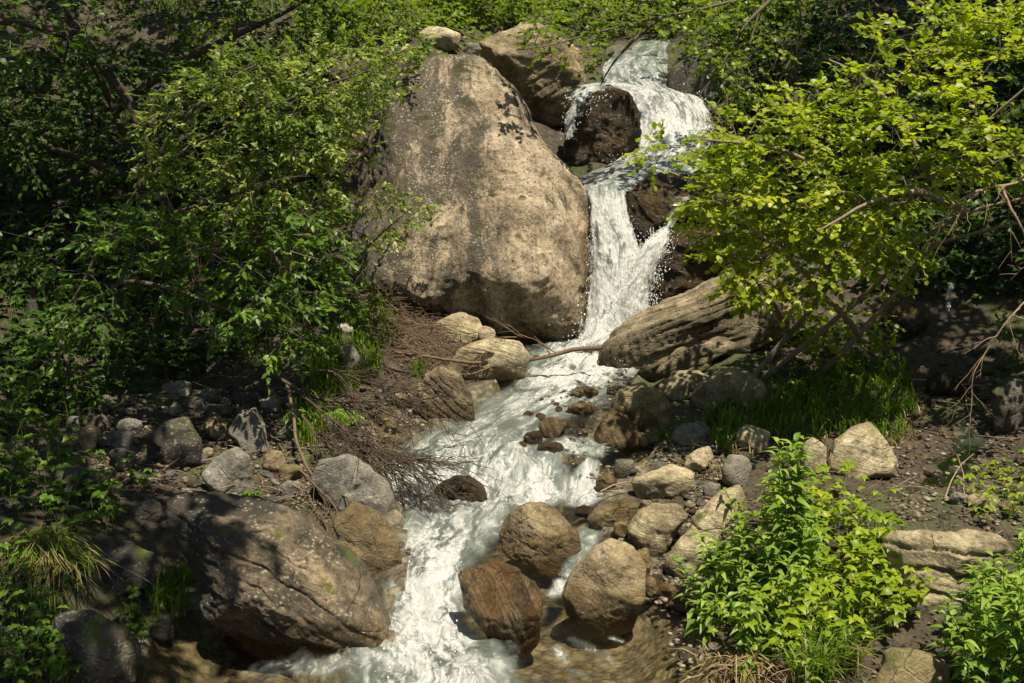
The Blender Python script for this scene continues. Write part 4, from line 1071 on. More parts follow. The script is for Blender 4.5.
# ---- right: the hazel over the fall
hz_main = [PL((752, 378, 11.4), (790, 335, 11.3), (835, 278, 10.7), (880, 228, 10.2), (930, 180, 9.9), (990, 118, 9.8), (1060, 60, 9.6)),
           PL((762, 380, 11.4), (830, 325, 10.8), (880, 282, 10.6), (915, 245, 10.1), (965, 212, 9.8), (1030, 196, 9.6), (1110, 190, 9.2)),
           PL((815, 378, 11.3), (860, 335, 10.8), (898, 288, 10.8), (935, 240, 10.8), (1010, 225, 10.6), (1120, 200, 10.1)),
           PL((835, 278, 10.7), (800, 225, 10.2), (755, 195, 10.1), (705, 186, 9.9), (655, 166, 9.9)),
           PL((880, 228, 10.2), (835, 180, 9.9), (790, 150, 9.8), (745, 142, 9.8), (700, 140, 9.8)),
           PL((790, 335, 11.3), (765, 290, 10.2), (735, 262, 9.9), (705, 245, 9.8)),
           PL((930, 180, 9.9), (905, 120, 10.1), (870, 80, 10.2), (830, 60, 10.6)),
           PL((860, 335, 10.8), (820, 290, 9.8), (780, 250, 9.6), (740, 220, 9.3)),
           PL((965, 212, 9.8), (920, 190, 9.3), (870, 200, 9.1), (820, 230, 8.9))]
hz_t = region_targets([(640, 150), (700, 128), (745, 105), (790, 85), (860, 70), (930, 60), (1024, 50), (1120, 60), (1140, 240), (1040, 215), (1000, 180), (950, 190), (920, 262), (870, 262), (830, 285), (790, 300), (745, 300), (715, 280), (715, 240), (690, 225), (690, 175), (640, 165)], (9.5, 10.9), 330)
hz_t += region_targets([(700, 150), (800, 105), (960, 90), (1000, 150), (930, 185), (900, 240), (800, 300), (720, 290), (700, 220)], (9.2, 10.1), 190)
hz_t += region_targets([(860, 20), (1024, 0), (1100, 0), (1100, 60), (880, 70)], (9.8, 11.2), 90)
hz_t += region_targets([(1040, 190), (1220, 190), (1220, 300), (1060, 290)], (9.2, 10.6), 60)  # unseen extra hazel sprays added to shade the side rill
hz_t += region_targets([(800, 300), (850, 300), (910, 270), (905, 330), (850, 370), (800, 360)], (11.0, 11.6), 26)
hazel = shrub('hazel_shrub', 'bright yellow green hazel shrub leaning over the stream on the right', 'shrub', hz_main, hz_t, 'round', 'hazel', 'greybark', (.048, .082), 4, 6, (.12, .30), .034, .008, tilt=.38, flat=.18)
# ---- overhanging sprays top centre
tc_main = [PL((840, -40, 14.2), (780, -10, 14.2), (720, 5, 14.0), (660, 18, 13.8), (600, 30, 13.6), (555, 45, 13.5), (515, 50, 13.4)), PL((780, -10, 14.2), (740, 30, 14.0), (720, 70, 13.9), (700, 95, 13.9)), PL((660, 18, 13.8), (620, 50, 13.7), (600, 85, 13.7))]
tc_t = region_targets([(500, 0), (780, -20), (790, 50), (745, 100), (700, 80), (690, 45), (640, 30), (612, 45), (600, 80), (580, 70), (560, 60), (520, 50)], (13.2, 14.6), 115)
shrub('overhanging_shrub', 'green leafy branches hanging in from above the upper cascade', 'shrub', tc_main, tc_t, 'round', 'hill', 'bark', (.05, .085), 3, 6, (.12, .3), .03, .006)
# ---- left: layered shrubs
s1 = shrub('leaning_shrub', 'pale green sunlit shrub arching from the left towards the huge boulder', 'shrub',
      [PL((60, 330, 11.5), (100, 250, 11.2), (140, 185, 10.9), (200, 140, 10.7), (270, 105, 10.6), (340, 80, 10.6), (410, 55, 10.7)), PL((100, 250, 11.2), (180, 210, 10.6), (250, 190, 10.4), (320, 170, 10.5)), PL((140, 185, 10.9), (190, 110, 10.8), (240, 70, 10.8), (300, 50, 10.8)), PL((180, 210, 10.6), (230, 235, 10.2), (290, 245, 10.2))],
      region_targets([(150, 80), (240, 45), (330, 48), (400, 35), (432, 45), (418, 85), (372, 105), (338, 150), (335, 215), (300, 262), (250, 240), (180, 240), (130, 190)], (9.8, 11.3), 360)
      + region_targets([(230, 60), (400, 40), (425, 60), (330, 140), (310, 220), (240, 200)], (9.8, 10.4), 120),
      'oval', 'willow', 'bark', (.048, .085), 3, 8, (.10, .24), .03, .006)
shrub('drooping_shrub', 'darker green shrub drooping over the left rubble', 'shrub',
      [PL((20, 390, 10.8), (60, 330, 10.4), (120, 280, 10.0), (190, 250, 9.8), (260, 240, 9.7), (320, 260, 9.8)), PL((120, 280, 10.0), (180, 290, 9.6), (230, 310, 9.6), (280, 330, 9.8)), PL((60, 330, 10.4), (70, 380, 9.9), (85, 430, 9.6)), PL((260, 240, 9.7), (300, 290, 10.0), (310, 340, 10.2))],
      region_targets([(80, 215), (200, 205), (330, 210), (346, 262), (338, 330), (305, 372), (262, 368), (225, 330), (180, 300), (130, 305), (110, 340), (60, 330), (40, 260)], (9.2, 10.8), 250) + region_targets([(40, 330), (100, 330), (100, 440), (60, 450), (30, 400)], (9.5, 10.2), 34),
      'oval', 'bramble', 'bark', (.06, .10), 3, 7, (.10, .26), .028, .006, hang=.25)
shrub('boulder_shrub', 'leafy green shrub growing up the left flank of the huge boulder', 'shrub',
      [PL((330, 330, 12.2), (345, 270, 12.0), (355, 200, 12.0), (365, 140, 12.2), (385, 90, 12.4)), PL((345, 270, 12.0), (380, 235, 11.7), (415, 205, 11.6))],
      region_targets([(330, 95), (392, 75), (372, 140), (372, 185), (432, 190), (432, 225), (380, 240), (350, 290), (318, 330), (325, 200)], (11.4, 12.3), 110), 'oval', 'willow', 'bark', (.05, .085), 3, 7, (.10, .22), .018, .005)
shrub('shaded_tree', 'dark leafy tree in the gloom of the upper left corner', 'tree',
      [PL((160, 260, 13.6), (140, 180, 13.2), (115, 110, 12.9), (80, 40, 12.6), (50, -40, 12.4), (30, -140, 12.2)), PL((140, 180, 13.2), (60, 150, 12.8), (-20, 130, 12.6)), PL((115, 110, 12.9), (200, 50, 12.8), (290, 10, 12.8), (340, -20, 12.8)), PL((80, 40, 12.6), (20, 20, 12.2), (-40, 30, 12))],
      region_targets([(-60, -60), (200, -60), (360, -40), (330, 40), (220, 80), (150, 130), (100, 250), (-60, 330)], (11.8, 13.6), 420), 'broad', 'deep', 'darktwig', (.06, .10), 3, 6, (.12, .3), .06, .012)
shrub('corner_branch', 'large leaved green branch hanging into the top left corner', 'branch',
      [PL((-120, -20, 8.4), (-60, 0, 8.3), (-10, 15, 8.2), (40, 25, 8.1), (85, 30, 8.1))], region_targets([(-60, -20), (60, -10), (100, 20), (80, 50), (30, 70), (-40, 60)], (7.8, 8.6), 26), 'broad', 'bramble', 'bark', (.05, .085), 2, 5, (.08, .18), .015, .005)
shrub('hill_bush', 'brownish green bush on the slope behind the left shrubs', 'bush', [PL((360, 60, 14.6), (365, 30, 14.4), (380, 0, 14.2)), PL((360, 60, 14.6), (330, 20, 14.2), (310, -10, 14.0))], region_targets([(290, -30), (430, -30), (420, 30), (380, 52), (320, 55)], (13.4, 14.8), 110), 'oval', 'hill', 'bark', (.05, .08), 3, 6, (.12, .25), .02, .005)
shrub('hill_bush', 'sunlit yellow green bush on the slope above the huge boulder', 'bush', [PL((455, 30, 18.5), (450, 10, 18.3), (445, -10, 18)), PL((455, 30, 18.5), (480, 8, 18.3), (500, -10, 18))], region_targets([(425, -30), (540, -40), (530, 12), (480, 24), (430, 25)], (17.6, 19), 100), 'round', 'hill', 'bark', (.06, .10), 3, 6, (.15, .3), .02, .005)
shrub('hill_bush', 'green bush on the bank right of the top cascade', 'bush', [PL((740, 70, 17.4), (745, 30, 17.2), (750, -10, 17)), PL((740, 70, 17.4), (710, 30, 17), (690, 0, 17))], region_targets([(675, -30), (800, -40), (800, 40), (740, 70), (700, 55)], (16.2, 17.8), 110), 'round', 'hill', 'bark', (.05, .09), 3, 6, (.15, .3), .025, .005)
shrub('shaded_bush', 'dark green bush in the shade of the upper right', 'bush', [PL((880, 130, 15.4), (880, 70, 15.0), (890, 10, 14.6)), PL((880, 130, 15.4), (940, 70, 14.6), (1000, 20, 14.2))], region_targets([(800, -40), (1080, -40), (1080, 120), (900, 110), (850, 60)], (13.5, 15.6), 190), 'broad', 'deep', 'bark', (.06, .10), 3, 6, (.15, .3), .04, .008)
shrub('shaded_bush', 'dim green bush at the right edge behind the trickle', 'bush', [PL((1010, 400, 11.6), (1020, 340, 11.4), (1040, 290, 11.2))], region_targets([(985, 320), (1080, 300), (1080, 420), (1010, 420), (985, 390)], (10.8, 11.6), 46), 'oval', 'bramble', 'bark', (.045, .07), 3, 6, (.1, .2), .014, .004)
for lab, px0, py0, Yb, poly, Yr, n, mt in [
        ('leafy bush filling the slope behind the dark leaning trunk', 230, 60, 15.4, [(180, -40), (330, -40), (330, 50), (250, 80), (180, 60)], (13.9, 15.6), 120, 'hill'),
        ('dark bush on the slope at the far left above the leaning trunk', 60, 80, 15.6, [(-60, -60), (190, -60), (190, 60), (60, 120), (-60, 120)], (14.0, 15.8), 150, 'deep'),
        ('bush between the hazel and the top cascade on the dark bank', 800, 130, 16.0, [(735, 60), (830, 40), (870, 110), (800, 130), (745, 110)], (15.0, 16.2), 80, 'deep'),
        ('bush on the far slope above the middle of the cascade', 620, 20, 20.0, [(540, -60), (690, -60), (690, 10), (600, 28), (540, 20)], (19.0, 20.6), 100, 'hill')]:
    shrub('hill_bush', lab, 'bush', [PL((px0, py0, Yb), (px0 + 8, py0 - 40, Yb - .3), (px0 + 20, py0 - 80, Yb - .6))], region_targets(poly, Yr, n), 'oval', mt, 'bark', (.06, .10), 3, 6, (.12, .28), .025, .006)
# ---- unseen trees added to shade the edges, their crowns above the frame
def added_shade_tree(label, base, c, r, n, seedw=0):
    b = np.array([base[0], base[1], ground(*base) - .2]); c = np.array(c)
    mains = [[b, b * .6 + c * .4 + rvec(s=.15), c * .75 + b * .25, c]] + [[b * .35 + c * .65, (b * .3 + c * .7) * .4 + .6 * (c + q), c + q] for q in (np.array([r[0] * .7, 0, .2]), np.array([-r[0] * .7, 0, .3]), np.array([0, r[1] * .7, .4]), np.array([0, -r[1] * .7, .1]))]
    shrub('added_shade_tree', label, 'tree', mains, crown_targets(c, r, n), 'broad', 'bramble', 'darktwig', (.12, .2), 3, 6, (.25, .5), .13, .02, twig_r=.008)
added_shade_tree('added unseen tree shading the left bank from above the frame', (-9.8, 12.6), (-3.0, 11.4, 7.9), (2.1, 1.8, 1.2), 190)
added_shade_tree('added unseen tree on the near left bank shading the brambles', (-7.5, 5.0), (-2.2, 5.0, 6.3), (1.6, 1.6, 1.0), 150)
added_shade_tree('added unseen tree shading the high right bank behind the hazel', (8.6, 15.2), (6.0, 14.2, 8.6), (2.2, 1.9, 1.6), 190)
added_shade_tree('added unseen shading tree high on the left bank furthest back', (-8.2, 16.8), (-5.2, 15.8, 9.2), (2.4, 2.2, 1.8), 190)

added_shade_tree('added unseen tree on the left bank with a limb shading the rubble', (-9.8, 9.4), (-2.6, 7.9, 6.4), (1.3, 1.2, .8), 60)
added_shade_tree('added unseen tree shading the right bank from beyond the right edge', (9.4, 10.6), (6.8, 10.2, 5.8), (1.6, 1.9, 1.2), 190)

# ---- ground plants
def ground_patch(name, label, cat, poly, n, h, tpl, mat, size, tri=True, group=None, kind=None, stems=True, tilt=.35, water=False):
    lv, wb = Leaves(), MB()
    loc = None
    for px, py in scatter_px(poly, n):
        g = hit(px, py, water)
        hh = rng.uniform(*h) * rng.uniform(.5, 1)
        top = g + np.array([rng.normal() * hh * .35, rng.normal() * hh * .35 - .1 * hh, hh])
        if loc is None: loc = g
        if stems: wb.tube(bez(g - np.array([0, 0, .02]), g + np.array([0, 0, hh * .7]), top, 4), [.003, .0025, .002, .0015], 3, rng.uniform(0, 1))
        az = rng.uniform(0, 6.28); s = rng.uniform(*size); r_ = np.clip(rng.normal(.5, .25), 0, 1)
        dr = np.array([math.cos(az), math.sin(az), -.15])
        sd_ = np.array([-dr[1], dr[0], -.1])
        nn = norm(UPN + rvec(s=tilt))
        if tri:
            lv.add(np.array([top, top, top]), np.array([dr, dr * .3 + sd_, dr * .3 - sd_]), nn, np.array([s, s * .85, s * .85]), r_)
        else:
            lv.add(top, dr, nn, s, r_)
    root = empty(name, loc)
    tag(root, label, cat, group, kind)
    if stems: wb.build('stems', M['stem'], root)
    lv.build('leaves', tpl, mat, root)
    return root
ground_patch('bramble', 'dark green bramble with three part leaves covering the far left edge', 'bramble', [(-40, 330), (60, 390), (90, 430), (75, 470), (60, 520), (-40, 540)], 330, (.1, .5), 'heart', 'bramble', (.05, .085))
ground_patch('bramble', 'bramble spilling down the left edge below the drooping grass', 'bramble', [(-40, 560), (30, 580), (60, 620), (75, 683), (60, 710), (-40, 710)], 300, (.1, .4), 'heart', 'bramble', (.04, .07))
ground_patch('bramble', 'bramble runner with bright leaves above the flat lichen rock', 'bramble', [(55, 480), (110, 480), (122, 520), (110, 545), (60, 540), (40, 510)], 90, (.1, .35), 'heart', 'bramble', (.05, .085))
ground_patch('leafy_weed', 'low round leaved weed at the dark pool edge', 'weed', [(115, 605), (140, 600), (152, 635), (138, 650), (120, 630)], 45, (.05, .2), 'round', 'bramble', (.04, .06), False)
ground_patch('leafy_weed', 'small weed sprouting from the litter beside the mottled grey rock', 'weed', [(130, 478), (150, 474), (152, 490), (134, 492)], 14, (.05, .15), 'heart', 'bramble', (.04, .06))
ground_patch('leafy_weed', 'small bright weed growing behind the big long boulder', 'weed', [(245, 495), (262, 493), (262, 506), (248, 506)], 14, (.03, .10), 'heart', 'bramble', (.03, .05))
ground_patch('leafy_weed', 'bright low weeds under the hazel stems', 'weed', [(770, 345), (850, 320), (880, 350), (860, 400), (790, 405), (760, 380)], 260, (.05, .3), 'heart', 'herb', (.04, .065), kind='stuff')
ground_patch('leafy_weed', 'yellow green mossy weeds by the muddy side rill', 'weed', [(960, 480), (1030, 460), (1030, 520), (985, 530), (960, 505)], 90, (.04, .2), 'heart', 'limeherb', (.035, .06), kind='stuff')
ground_patch('leafy_weed', 'lime green weeds spreading right of the tall herbs', 'weed', [(770, 520), (840, 500), (880, 540), (925, 580), (920, 615), (870, 650), (800, 670), (720, 660), (740, 600)], 620, (.10, .42), 'heart', 'limeherb', (.05, .088), kind='stuff')
ground_patch('leafy_weed', 'weeds on the slope below the left shrub', 'weed', [(300, 330), (360, 290), (385, 300), (375, 360), (310, 380)], 120, (.05, .25), 'heart', 'bramble', (.04, .06), kind='stuff')
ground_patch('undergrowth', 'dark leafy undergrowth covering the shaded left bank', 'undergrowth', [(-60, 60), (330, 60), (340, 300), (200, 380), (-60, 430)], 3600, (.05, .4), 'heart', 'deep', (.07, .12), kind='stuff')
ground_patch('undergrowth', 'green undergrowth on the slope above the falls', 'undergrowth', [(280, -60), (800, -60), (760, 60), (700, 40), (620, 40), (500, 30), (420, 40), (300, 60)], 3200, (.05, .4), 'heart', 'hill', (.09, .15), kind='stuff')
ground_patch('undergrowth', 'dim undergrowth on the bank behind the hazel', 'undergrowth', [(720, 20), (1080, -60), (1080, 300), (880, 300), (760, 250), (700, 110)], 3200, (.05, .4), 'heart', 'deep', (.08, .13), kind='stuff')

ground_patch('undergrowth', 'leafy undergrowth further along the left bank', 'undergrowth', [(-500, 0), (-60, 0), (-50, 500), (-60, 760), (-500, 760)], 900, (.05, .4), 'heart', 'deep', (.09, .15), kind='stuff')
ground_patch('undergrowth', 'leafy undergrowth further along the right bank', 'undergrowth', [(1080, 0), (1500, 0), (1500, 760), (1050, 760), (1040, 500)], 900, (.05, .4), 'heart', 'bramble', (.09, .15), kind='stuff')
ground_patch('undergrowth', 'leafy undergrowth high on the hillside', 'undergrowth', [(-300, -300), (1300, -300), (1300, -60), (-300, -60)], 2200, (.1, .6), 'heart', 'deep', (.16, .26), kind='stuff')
ground_patch('undergrowth', 'low green plants on the rim above the huge boulder', 'undergrowth', [(400, 20), (480, 20), (500, 60), (560, 20), (620, 20), (610, 60), (560, 100), (500, 60), (440, 50)], 420, (.04, .25), 'heart', 'hill', (.06, .1), kind='stuff')

def herb_stem(lv, wb, base, h, lean, ls, pairs=9):
    top = base + np.array([lean[0], lean[1], 1.0]) * h
    pts = bez(base, base + np.array([0, 0, h * .6]), top, 7)
    wb.tube(pts, np.linspace(.005, .0025, 7), 4, rng.uniform(0, 1))
    az = rng.uniform(0, 6.28)
    cl = rng.normal() * .12
    for k in range(pairs):
        t_ = .15 + .85 * k / (pairs - 1)
        p = (1 - t_) ** 2 * pts[0] + 2 * t_ * (1 - t_) * (base + np.array([0, 0, h * .6])) + t_ ** 2 * top
        s = ls * (1.0 if t_ < .7 else 1.0 - 1.2 * (t_ - .7)) * rng.uniform(.8, 1.1)
        for q in (0, math.pi):
            a = az + q + rng.normal() * .2
            up_ = .15 + .55 * t_ + rng.normal() * .15
            lv.add(p, np.array([math.cos(a), math.sin(a), up_ - .25]), norm(np.array([-math.cos(a) * up_, -math.sin(a) * up_, 1.0]) + rvec(s=.18)), s, np.clip(rng.normal(.5 + cl + .15 * t_, .18), 0, 1))
        az += math.pi / 2 + rng.normal() * .2
def herbs(label, stems, group=None, tpl='lance', mat='herb', ls=.12, name='leafy_herb'):
    for i, (px, py, h, n) in enumerate(stems):
        g = hit(px, py, False)
        lv, wb = Leaves(), MB()
        for k in range(n):
            b = g + np.array([rng.normal() * .05, rng.normal() * .05, 0]) * (n > 1)
            b[2] = ground(b[0], b[1])
            herb_stem(lv, wb, b, h * rng.uniform(.75, 1.05), rng.normal(size=2) * .16, ls * rng.uniform(.85, 1.15), int(6 + h * 9))
        root = empty(name, g)
        tag(root, label if isinstance(label, str) else label[i], 'herb', group)
        wb.build('stem', M['stem'], root); lv.build('leaves', tpl, mat, root)
herbs('tall upright leafy herb topmost in the herb patch beside the slab', [(788, 600, 1.22, 6)], 'leafy herbs of the patch', ls=.16)
herbs('slim leafy herb of the patch on the right shore', [(715, 620, .5, 3), (735, 630, .62, 3), (750, 605, .72, 3), (765, 620, .72, 3), (745, 575, .6, 3), (800, 610, .72, 3), (725, 590, .5, 3), (770, 580, .75, 3), (790, 640, .55, 3), (705, 640, .35, 3), (760, 650, .45, 2), (815, 590, .6, 2), (700, 610, .4, 2)], 'leafy herbs of the patch')
herbs('narrow leaved herb crowding the bottom right corner', [(965, 700, .55, 3), (990, 700, .65, 3), (1015, 690, .7, 3), (1035, 680, .75, 3), (985, 670, .6, 3), (1010, 655, .6, 3), (1030, 640, .6, 3), (955, 680, .4, 2), (1000, 630, .5, 3), (1025, 610, .5, 3), (1045, 660, .7, 3), (970, 640, .45, 3)], 'herbs in the bottom right corner')
herbs('short herb sprouting at the bottom edge of the herb patch', [(745, 690, .16, 1), (810, 700, .2, 1)], 'herbs at the bottom edge')

def blades(gpts, n_per, h, spread, mat, lean=(0, 0), droop=.5, w=.006):
    V, F, A, n = [], [], [], 0
    m = len(gpts) * n_per
    base = np.repeat(np.array(gpts), n_per, 0) + np.c_[rng.normal(size=(m, 2)) * spread, np.zeros(m)]
    hh = rng.uniform(h[0], h[1], m)
    az = rng.uniform(0, 6.28, m)
    dr = np.c_[np.cos(az), np.sin(az), np.zeros(m)] * np.abs(rng.normal(.35, .25, m))[:, None] + np.array([lean[0], lean[1], 0])
    sd_ = np.c_[-np.sin(az + rng.normal(size=m)), np.cos(az), np.zeros(m)]
    t_ = np.array([0, .3, .6, .85, 1.0])
    wd = np.array([1, .95, .75, .42, .05]) * w
    ctr = base[:, None] + hh[:, None, None] * (t_[None, :, None] * np.array([0, 0, 1.0]) * (1 - droop * .55 * t_[None, :, None] ** 2) + dr[:, None] * (t_[None, :, None] ** 2) * (.5 + droop))
    L = ctr - sd_[:, None] * wd[None, :, None]; Rr = ctr + sd_[:, None] * wd[None, :, None]
    V = np.stack([L, Rr], 2).reshape(m, 10, 3)
    q = np.array([[2 * i, 2 * i + 1, 2 * i + 3, 2 * i + 2] for i in range(4)])
    F = (q[None] + np.arange(m)[:, None, None] * 10).reshape(-1, 4)
    return V.reshape(-1, 3), F, np.repeat(rng.uniform(0, 1, m), 10)
def grass(name, label, cat, px_list, n_per, h, spread, mat='grass', kind=None, lean=(0, 0), droop=.5, w=.006, straw=0, group=None):
    gpts = [hit(a, b, False) - np.array([0, 0, .02]) for a, b in px_list]
    c = np.array(gpts[0])
    V, F, A = blades(gpts, n_per, h, spread, mat, lean, droop, w)
    if straw:
        root = empty(name, c)
        V2, F2, A2 = blades(gpts, straw, (h[0] * .8, h[1] * 1.1), spread * 1.1, mat, (lean[0] * 1.3, lean[1] * 1.3), min(1.5, droop * 1.6), w * .7)
        mesh('green_blades', V - c, F, M[mat], True, {'rnd': A}, root); mesh('dry_blades', V2 - c, F2, M['straw'], True, {'rnd': A2}, root)
        o = root
    else:
        o = mesh(name, V - c, F, M[mat], True, {'rnd': A}, None, c)
    return tag(o, label, cat, group, kind)
grass('grass', 'green grass on the right bank under the hazel', 'grass', scatter_px([(700, 430), (720, 395), (790, 395), (850, 365), (905, 370), (915, 410), (900, 445), (820, 440), (750, 440)], 420), 7, (.10, .32), .03, kind='stuff')
grass('grass', 'green grass on the left bank beside the huge boulder', 'grass', scatter_px([(335, 330), (375, 300), (400, 330), (375, 380), (330, 405), (300, 410), (310, 370)], 230), 7, (.10, .30), .03, kind='stuff')
grass('grass', 'rough grass on the slope along the top', 'grass', scatter_px([(60, 20), (340, 20), (500, 20), (600, 10), (590, -30), (350, -40)], 200), 6, (.12, .4), .05, kind='stuff', w=.01)
grass('grass_tussock', 'drooping grass tussock with dry straw above the dark corner rock', 'grass', scatter_px([(15, 545), (70, 535), (85, 570), (60, 585), (20, 575)], 26), 14, (.22, .42), .04, lean=(.25, -.5), droop=1.2, straw=7)
grass('grass_tussock', 'bright green grass clump at the foot of the herb patch', 'grass', scatter_px([(800, 655), (850, 645), (870, 670), (845, 690), (800, 690)], 20), 16, (.22, .42), .04, lean=(0, -.15), droop=.7, w=.007, straw=3)
grass('grass_tussock', 'pale grass clump growing above the grey split rock', 'grass', scatter_px([(710, 440), (735, 425), (750, 445), (725, 460)], 14), 14, (.18, .36), .03, lean=(0, -.1), straw=3)
grass('grass_tussock', 'little grass tuft at the foot of the yellow stained rock', 'grass', [(656, 440), (664, 438), (668, 442)], 16, (.10, .2), .02)
grass('grass_tussock', 'thin dark grass under the flat lichen rock', 'grass', scatter_px([(140, 590), (185, 575), (195, 610), (160, 625)], 16), 12, (.15, .34), .03, lean=(.1, -.1))
grass('grass_tussock', 'grass tuft beside the striped rock', 'grass', [(416, 372), (422, 368), (419, 378)], 16, (.15, .3), .02)
grass('grass_tussock', 'grass clump at the base of the dead branch', 'grass', scatter_px([(290, 420), (330, 400), (340, 440), (300, 450)], 22), 14, (.15, .35), .04)
grass('grass_tussock', 'dry grass skirt hanging off the bank under the herbs', 'grass', scatter_px([(700, 660), (760, 660), (800, 675), (780, 695), (710, 690)], 20), 12, (.12, .3), .04, 'straw', droop=1.2, lean=(-.1, -.4))

def fern(label, base_px, dirs, L):
    g = hit(*base_px, False)
    root = empty('fern', g); tag(root, label, 'fern')
    wb, lv = MB(), Leaves()
    for dx, dy in dirs:
        e = g + np.array([dx, dy, .12]) * L
        m_ = g + np.array([dx * .45, dy * .45, .5]) * L
        pts = bez(g, m_, e, 12); wb.tube(pts, np.linspace(.003, .001, 12), 3, .5)
        for k in range(2, 12):
            tdir = norm(pts[k] - pts[k - 1]); s_ = norm(np.cross(tdir, [0, 0, 1]))
            ls = L * .30 * math.sin(math.pi * min(1, (13 - k) / 11.5)) + .01
            for sg in (1, -1):
                for f in (0, .5):
                    lv.add(pts[k] - f * (pts[k] - pts[k - 1]), s_ * sg + tdir * .35, UPN + rvec(s=.1), ls, .5 + .3 * rng.uniform())
    wb.build('stalk', M['stem'], root); lv.build('fronds', 'lance', 'herb', root)
fern('yellow green fern lying under the dead twigs on the left bank', (318, 424), [(.9, -.2), (.7, -.7), (.9, .3), (-.2, -.8), (.3, .6), (-.7, -.2)], .42)

grass('dry_grass', 'dry straw blades mixed into the right bank grass', 'grass', scatter_px([(690, 440), (720, 400), (790, 400), (850, 370), (925, 370), (930, 430), (900, 455), (820, 455), (750, 470), (700, 480)], 240), 4, (.06, .24), .05, 'straw', kind='stuff', droop=.9)
# ---- moss and dead leaves on the ground
def litter(polys):
    lv = Leaves()
    for poly, n in polys:
        for px, py in scatter_px(poly, n):
            g = hit(px, py, False)
            a = rng.uniform(0, 6.28)
            lv.add(g + np.array([0, 0, rng.uniform(.003, .02)]), np.array([math.cos(a), math.sin(a), rng.normal() * .25]), np.array([0, 0, 1]) + rvec(s=.4), rng.uniform(.015, .042))
    o = lv.build('leaf_litter', 'broad', 'litter', None, np.zeros(3))
    tag(o, 'brown dead leaves scattered over both banks', 'leaf litter', kind='stuff')
litter([([(70, 400), (290, 380), (330, 500), (200, 505), (110, 500)], 1500), ([(620, 420), (920, 420), (920, 540), (700, 520)], 900), ([(100, 500), (200, 490), (200, 600), (110, 640)], 250), ([(300, 290), (440, 300), (420, 420), (300, 460)], 500), ([(240, 490), (330, 470), (420, 560), (330, 540)], 260), ([(370, 280), (480, 330), (440, 380), (370, 380)], 700), ([(640, 430), (760, 420), (740, 520), (690, 600), (650, 590)], 420),
        ([(880, 380), (1020, 360), (1024, 540), (880, 530)], 600), ([(840, 610), (960, 600), (980, 690), (700, 690), (700, 660)], 420), ([(130, 380), (330, 300), (340, 380)], 300), ([(480, 10), (600, 20), (560, 110), (500, 60)], 120)])

# ------------------------------------------------------------------ dead wood
def branchy(name, label, cat, mains, mat='twig', twigs=0, tl=(.1, .4), tr=.002, grav=(0, 0, -.2), r=None, sub=1, part='twigs', dirb=None):
    wb = MB()
    allp = []
    for m, r0, r1 in mains:
        m = np.array(m, float)
        s = np.r_[0, np.cumsum(np.linalg.norm(np.diff(m, axis=0), axis=1))]
        k = max(6, int(s[-1] / .05)); u = np.linspace(0, s[-1], k)
        pts = np.stack([np.interp(u, s, m[:, i]) for i in range(3)], 1)
        for _ in range(2): pts[1:-1] = (pts[:-2] + 2 * pts[1:-1] + pts[2:]) / 4
        pts[1:-1] += .012 * np.stack([fbm(pts[1:-1] * 5 + 20 * q, 3) for q in range(3)], 1)
        wb.tube(pts, np.linspace(r0, r1, k) * (1 + .15 * fbm(pts * 9, 2)), 7)
        allp += [(pts[i], norm(pts[min(i + 1, k - 1)] - pts[i - 1])) for i in range(k // 4, k)]
    root = wb.build(name, M[mat], None, np.array(mains[0][0][0]))
    tag(root, label, cat)
    if twigs:
        tb = MB()
        for i in range(twigs):
            p, d = allp[int(rng.integers(0, len(allp)))]
            L = rng.uniform(*tl)
            dd = norm(d * .7 + rvec(s=.5) + (0 if dirb is None else np.array(dirb)))
            e = p + dd * L + np.array(grav) * L
            pts = bez(p, p + dd * L * .5, e, 7); pts[1:] += rvec(6, .02 * L)
            tb.tube(pts, np.linspace(tr * 1.6, tr * .5, 7), 4)
            for _ in range(sub):
                j = int(rng.integers(2, 6)); d2 = norm(dd + rvec(s=.6)); tb.tube(bez(pts[j], pts[j] + d2 * L * .2, pts[j] + d2 * L * .45 + np.array(grav) * L * .3, 5), np.linspace(tr, tr * .4, 5), 3)
        tb.build(part, M[mat], root)
    return root
branchy('fallen_branch', 'long dead branch lying across the stream against the layered rock', 'branch',
        [(PL((602, 347, 11.75), (575, 349, 11.75), (550, 356, 11.75), (525, 361, 11.75), (500, 363, 11.7), (475, 363, 11.6), (450, 360, 11.5), (425, 356, 11.4), (395, 352, 11.4)), .026, .012),
         (PL((552, 356, 11.75), (540, 342, 11.75), (530, 336, 11.75), (512, 338, 11.75)), .007, .003), (PL((556, 353, 11.75), (545, 346, 11.7), (534, 336, 11.7)), .006, .003),
         (PL((500, 363, 11.7), (470, 375, 11.5), (440, 372, 11.3)), .011, .005), (PL((520, 362, 11.75), (490, 352, 11.6), (455, 345, 11.5)), .010, .004)], 'twig', 34, (.15, .5), .004, (0, 0, -.1), dirb=(-.9, -.1, .1))
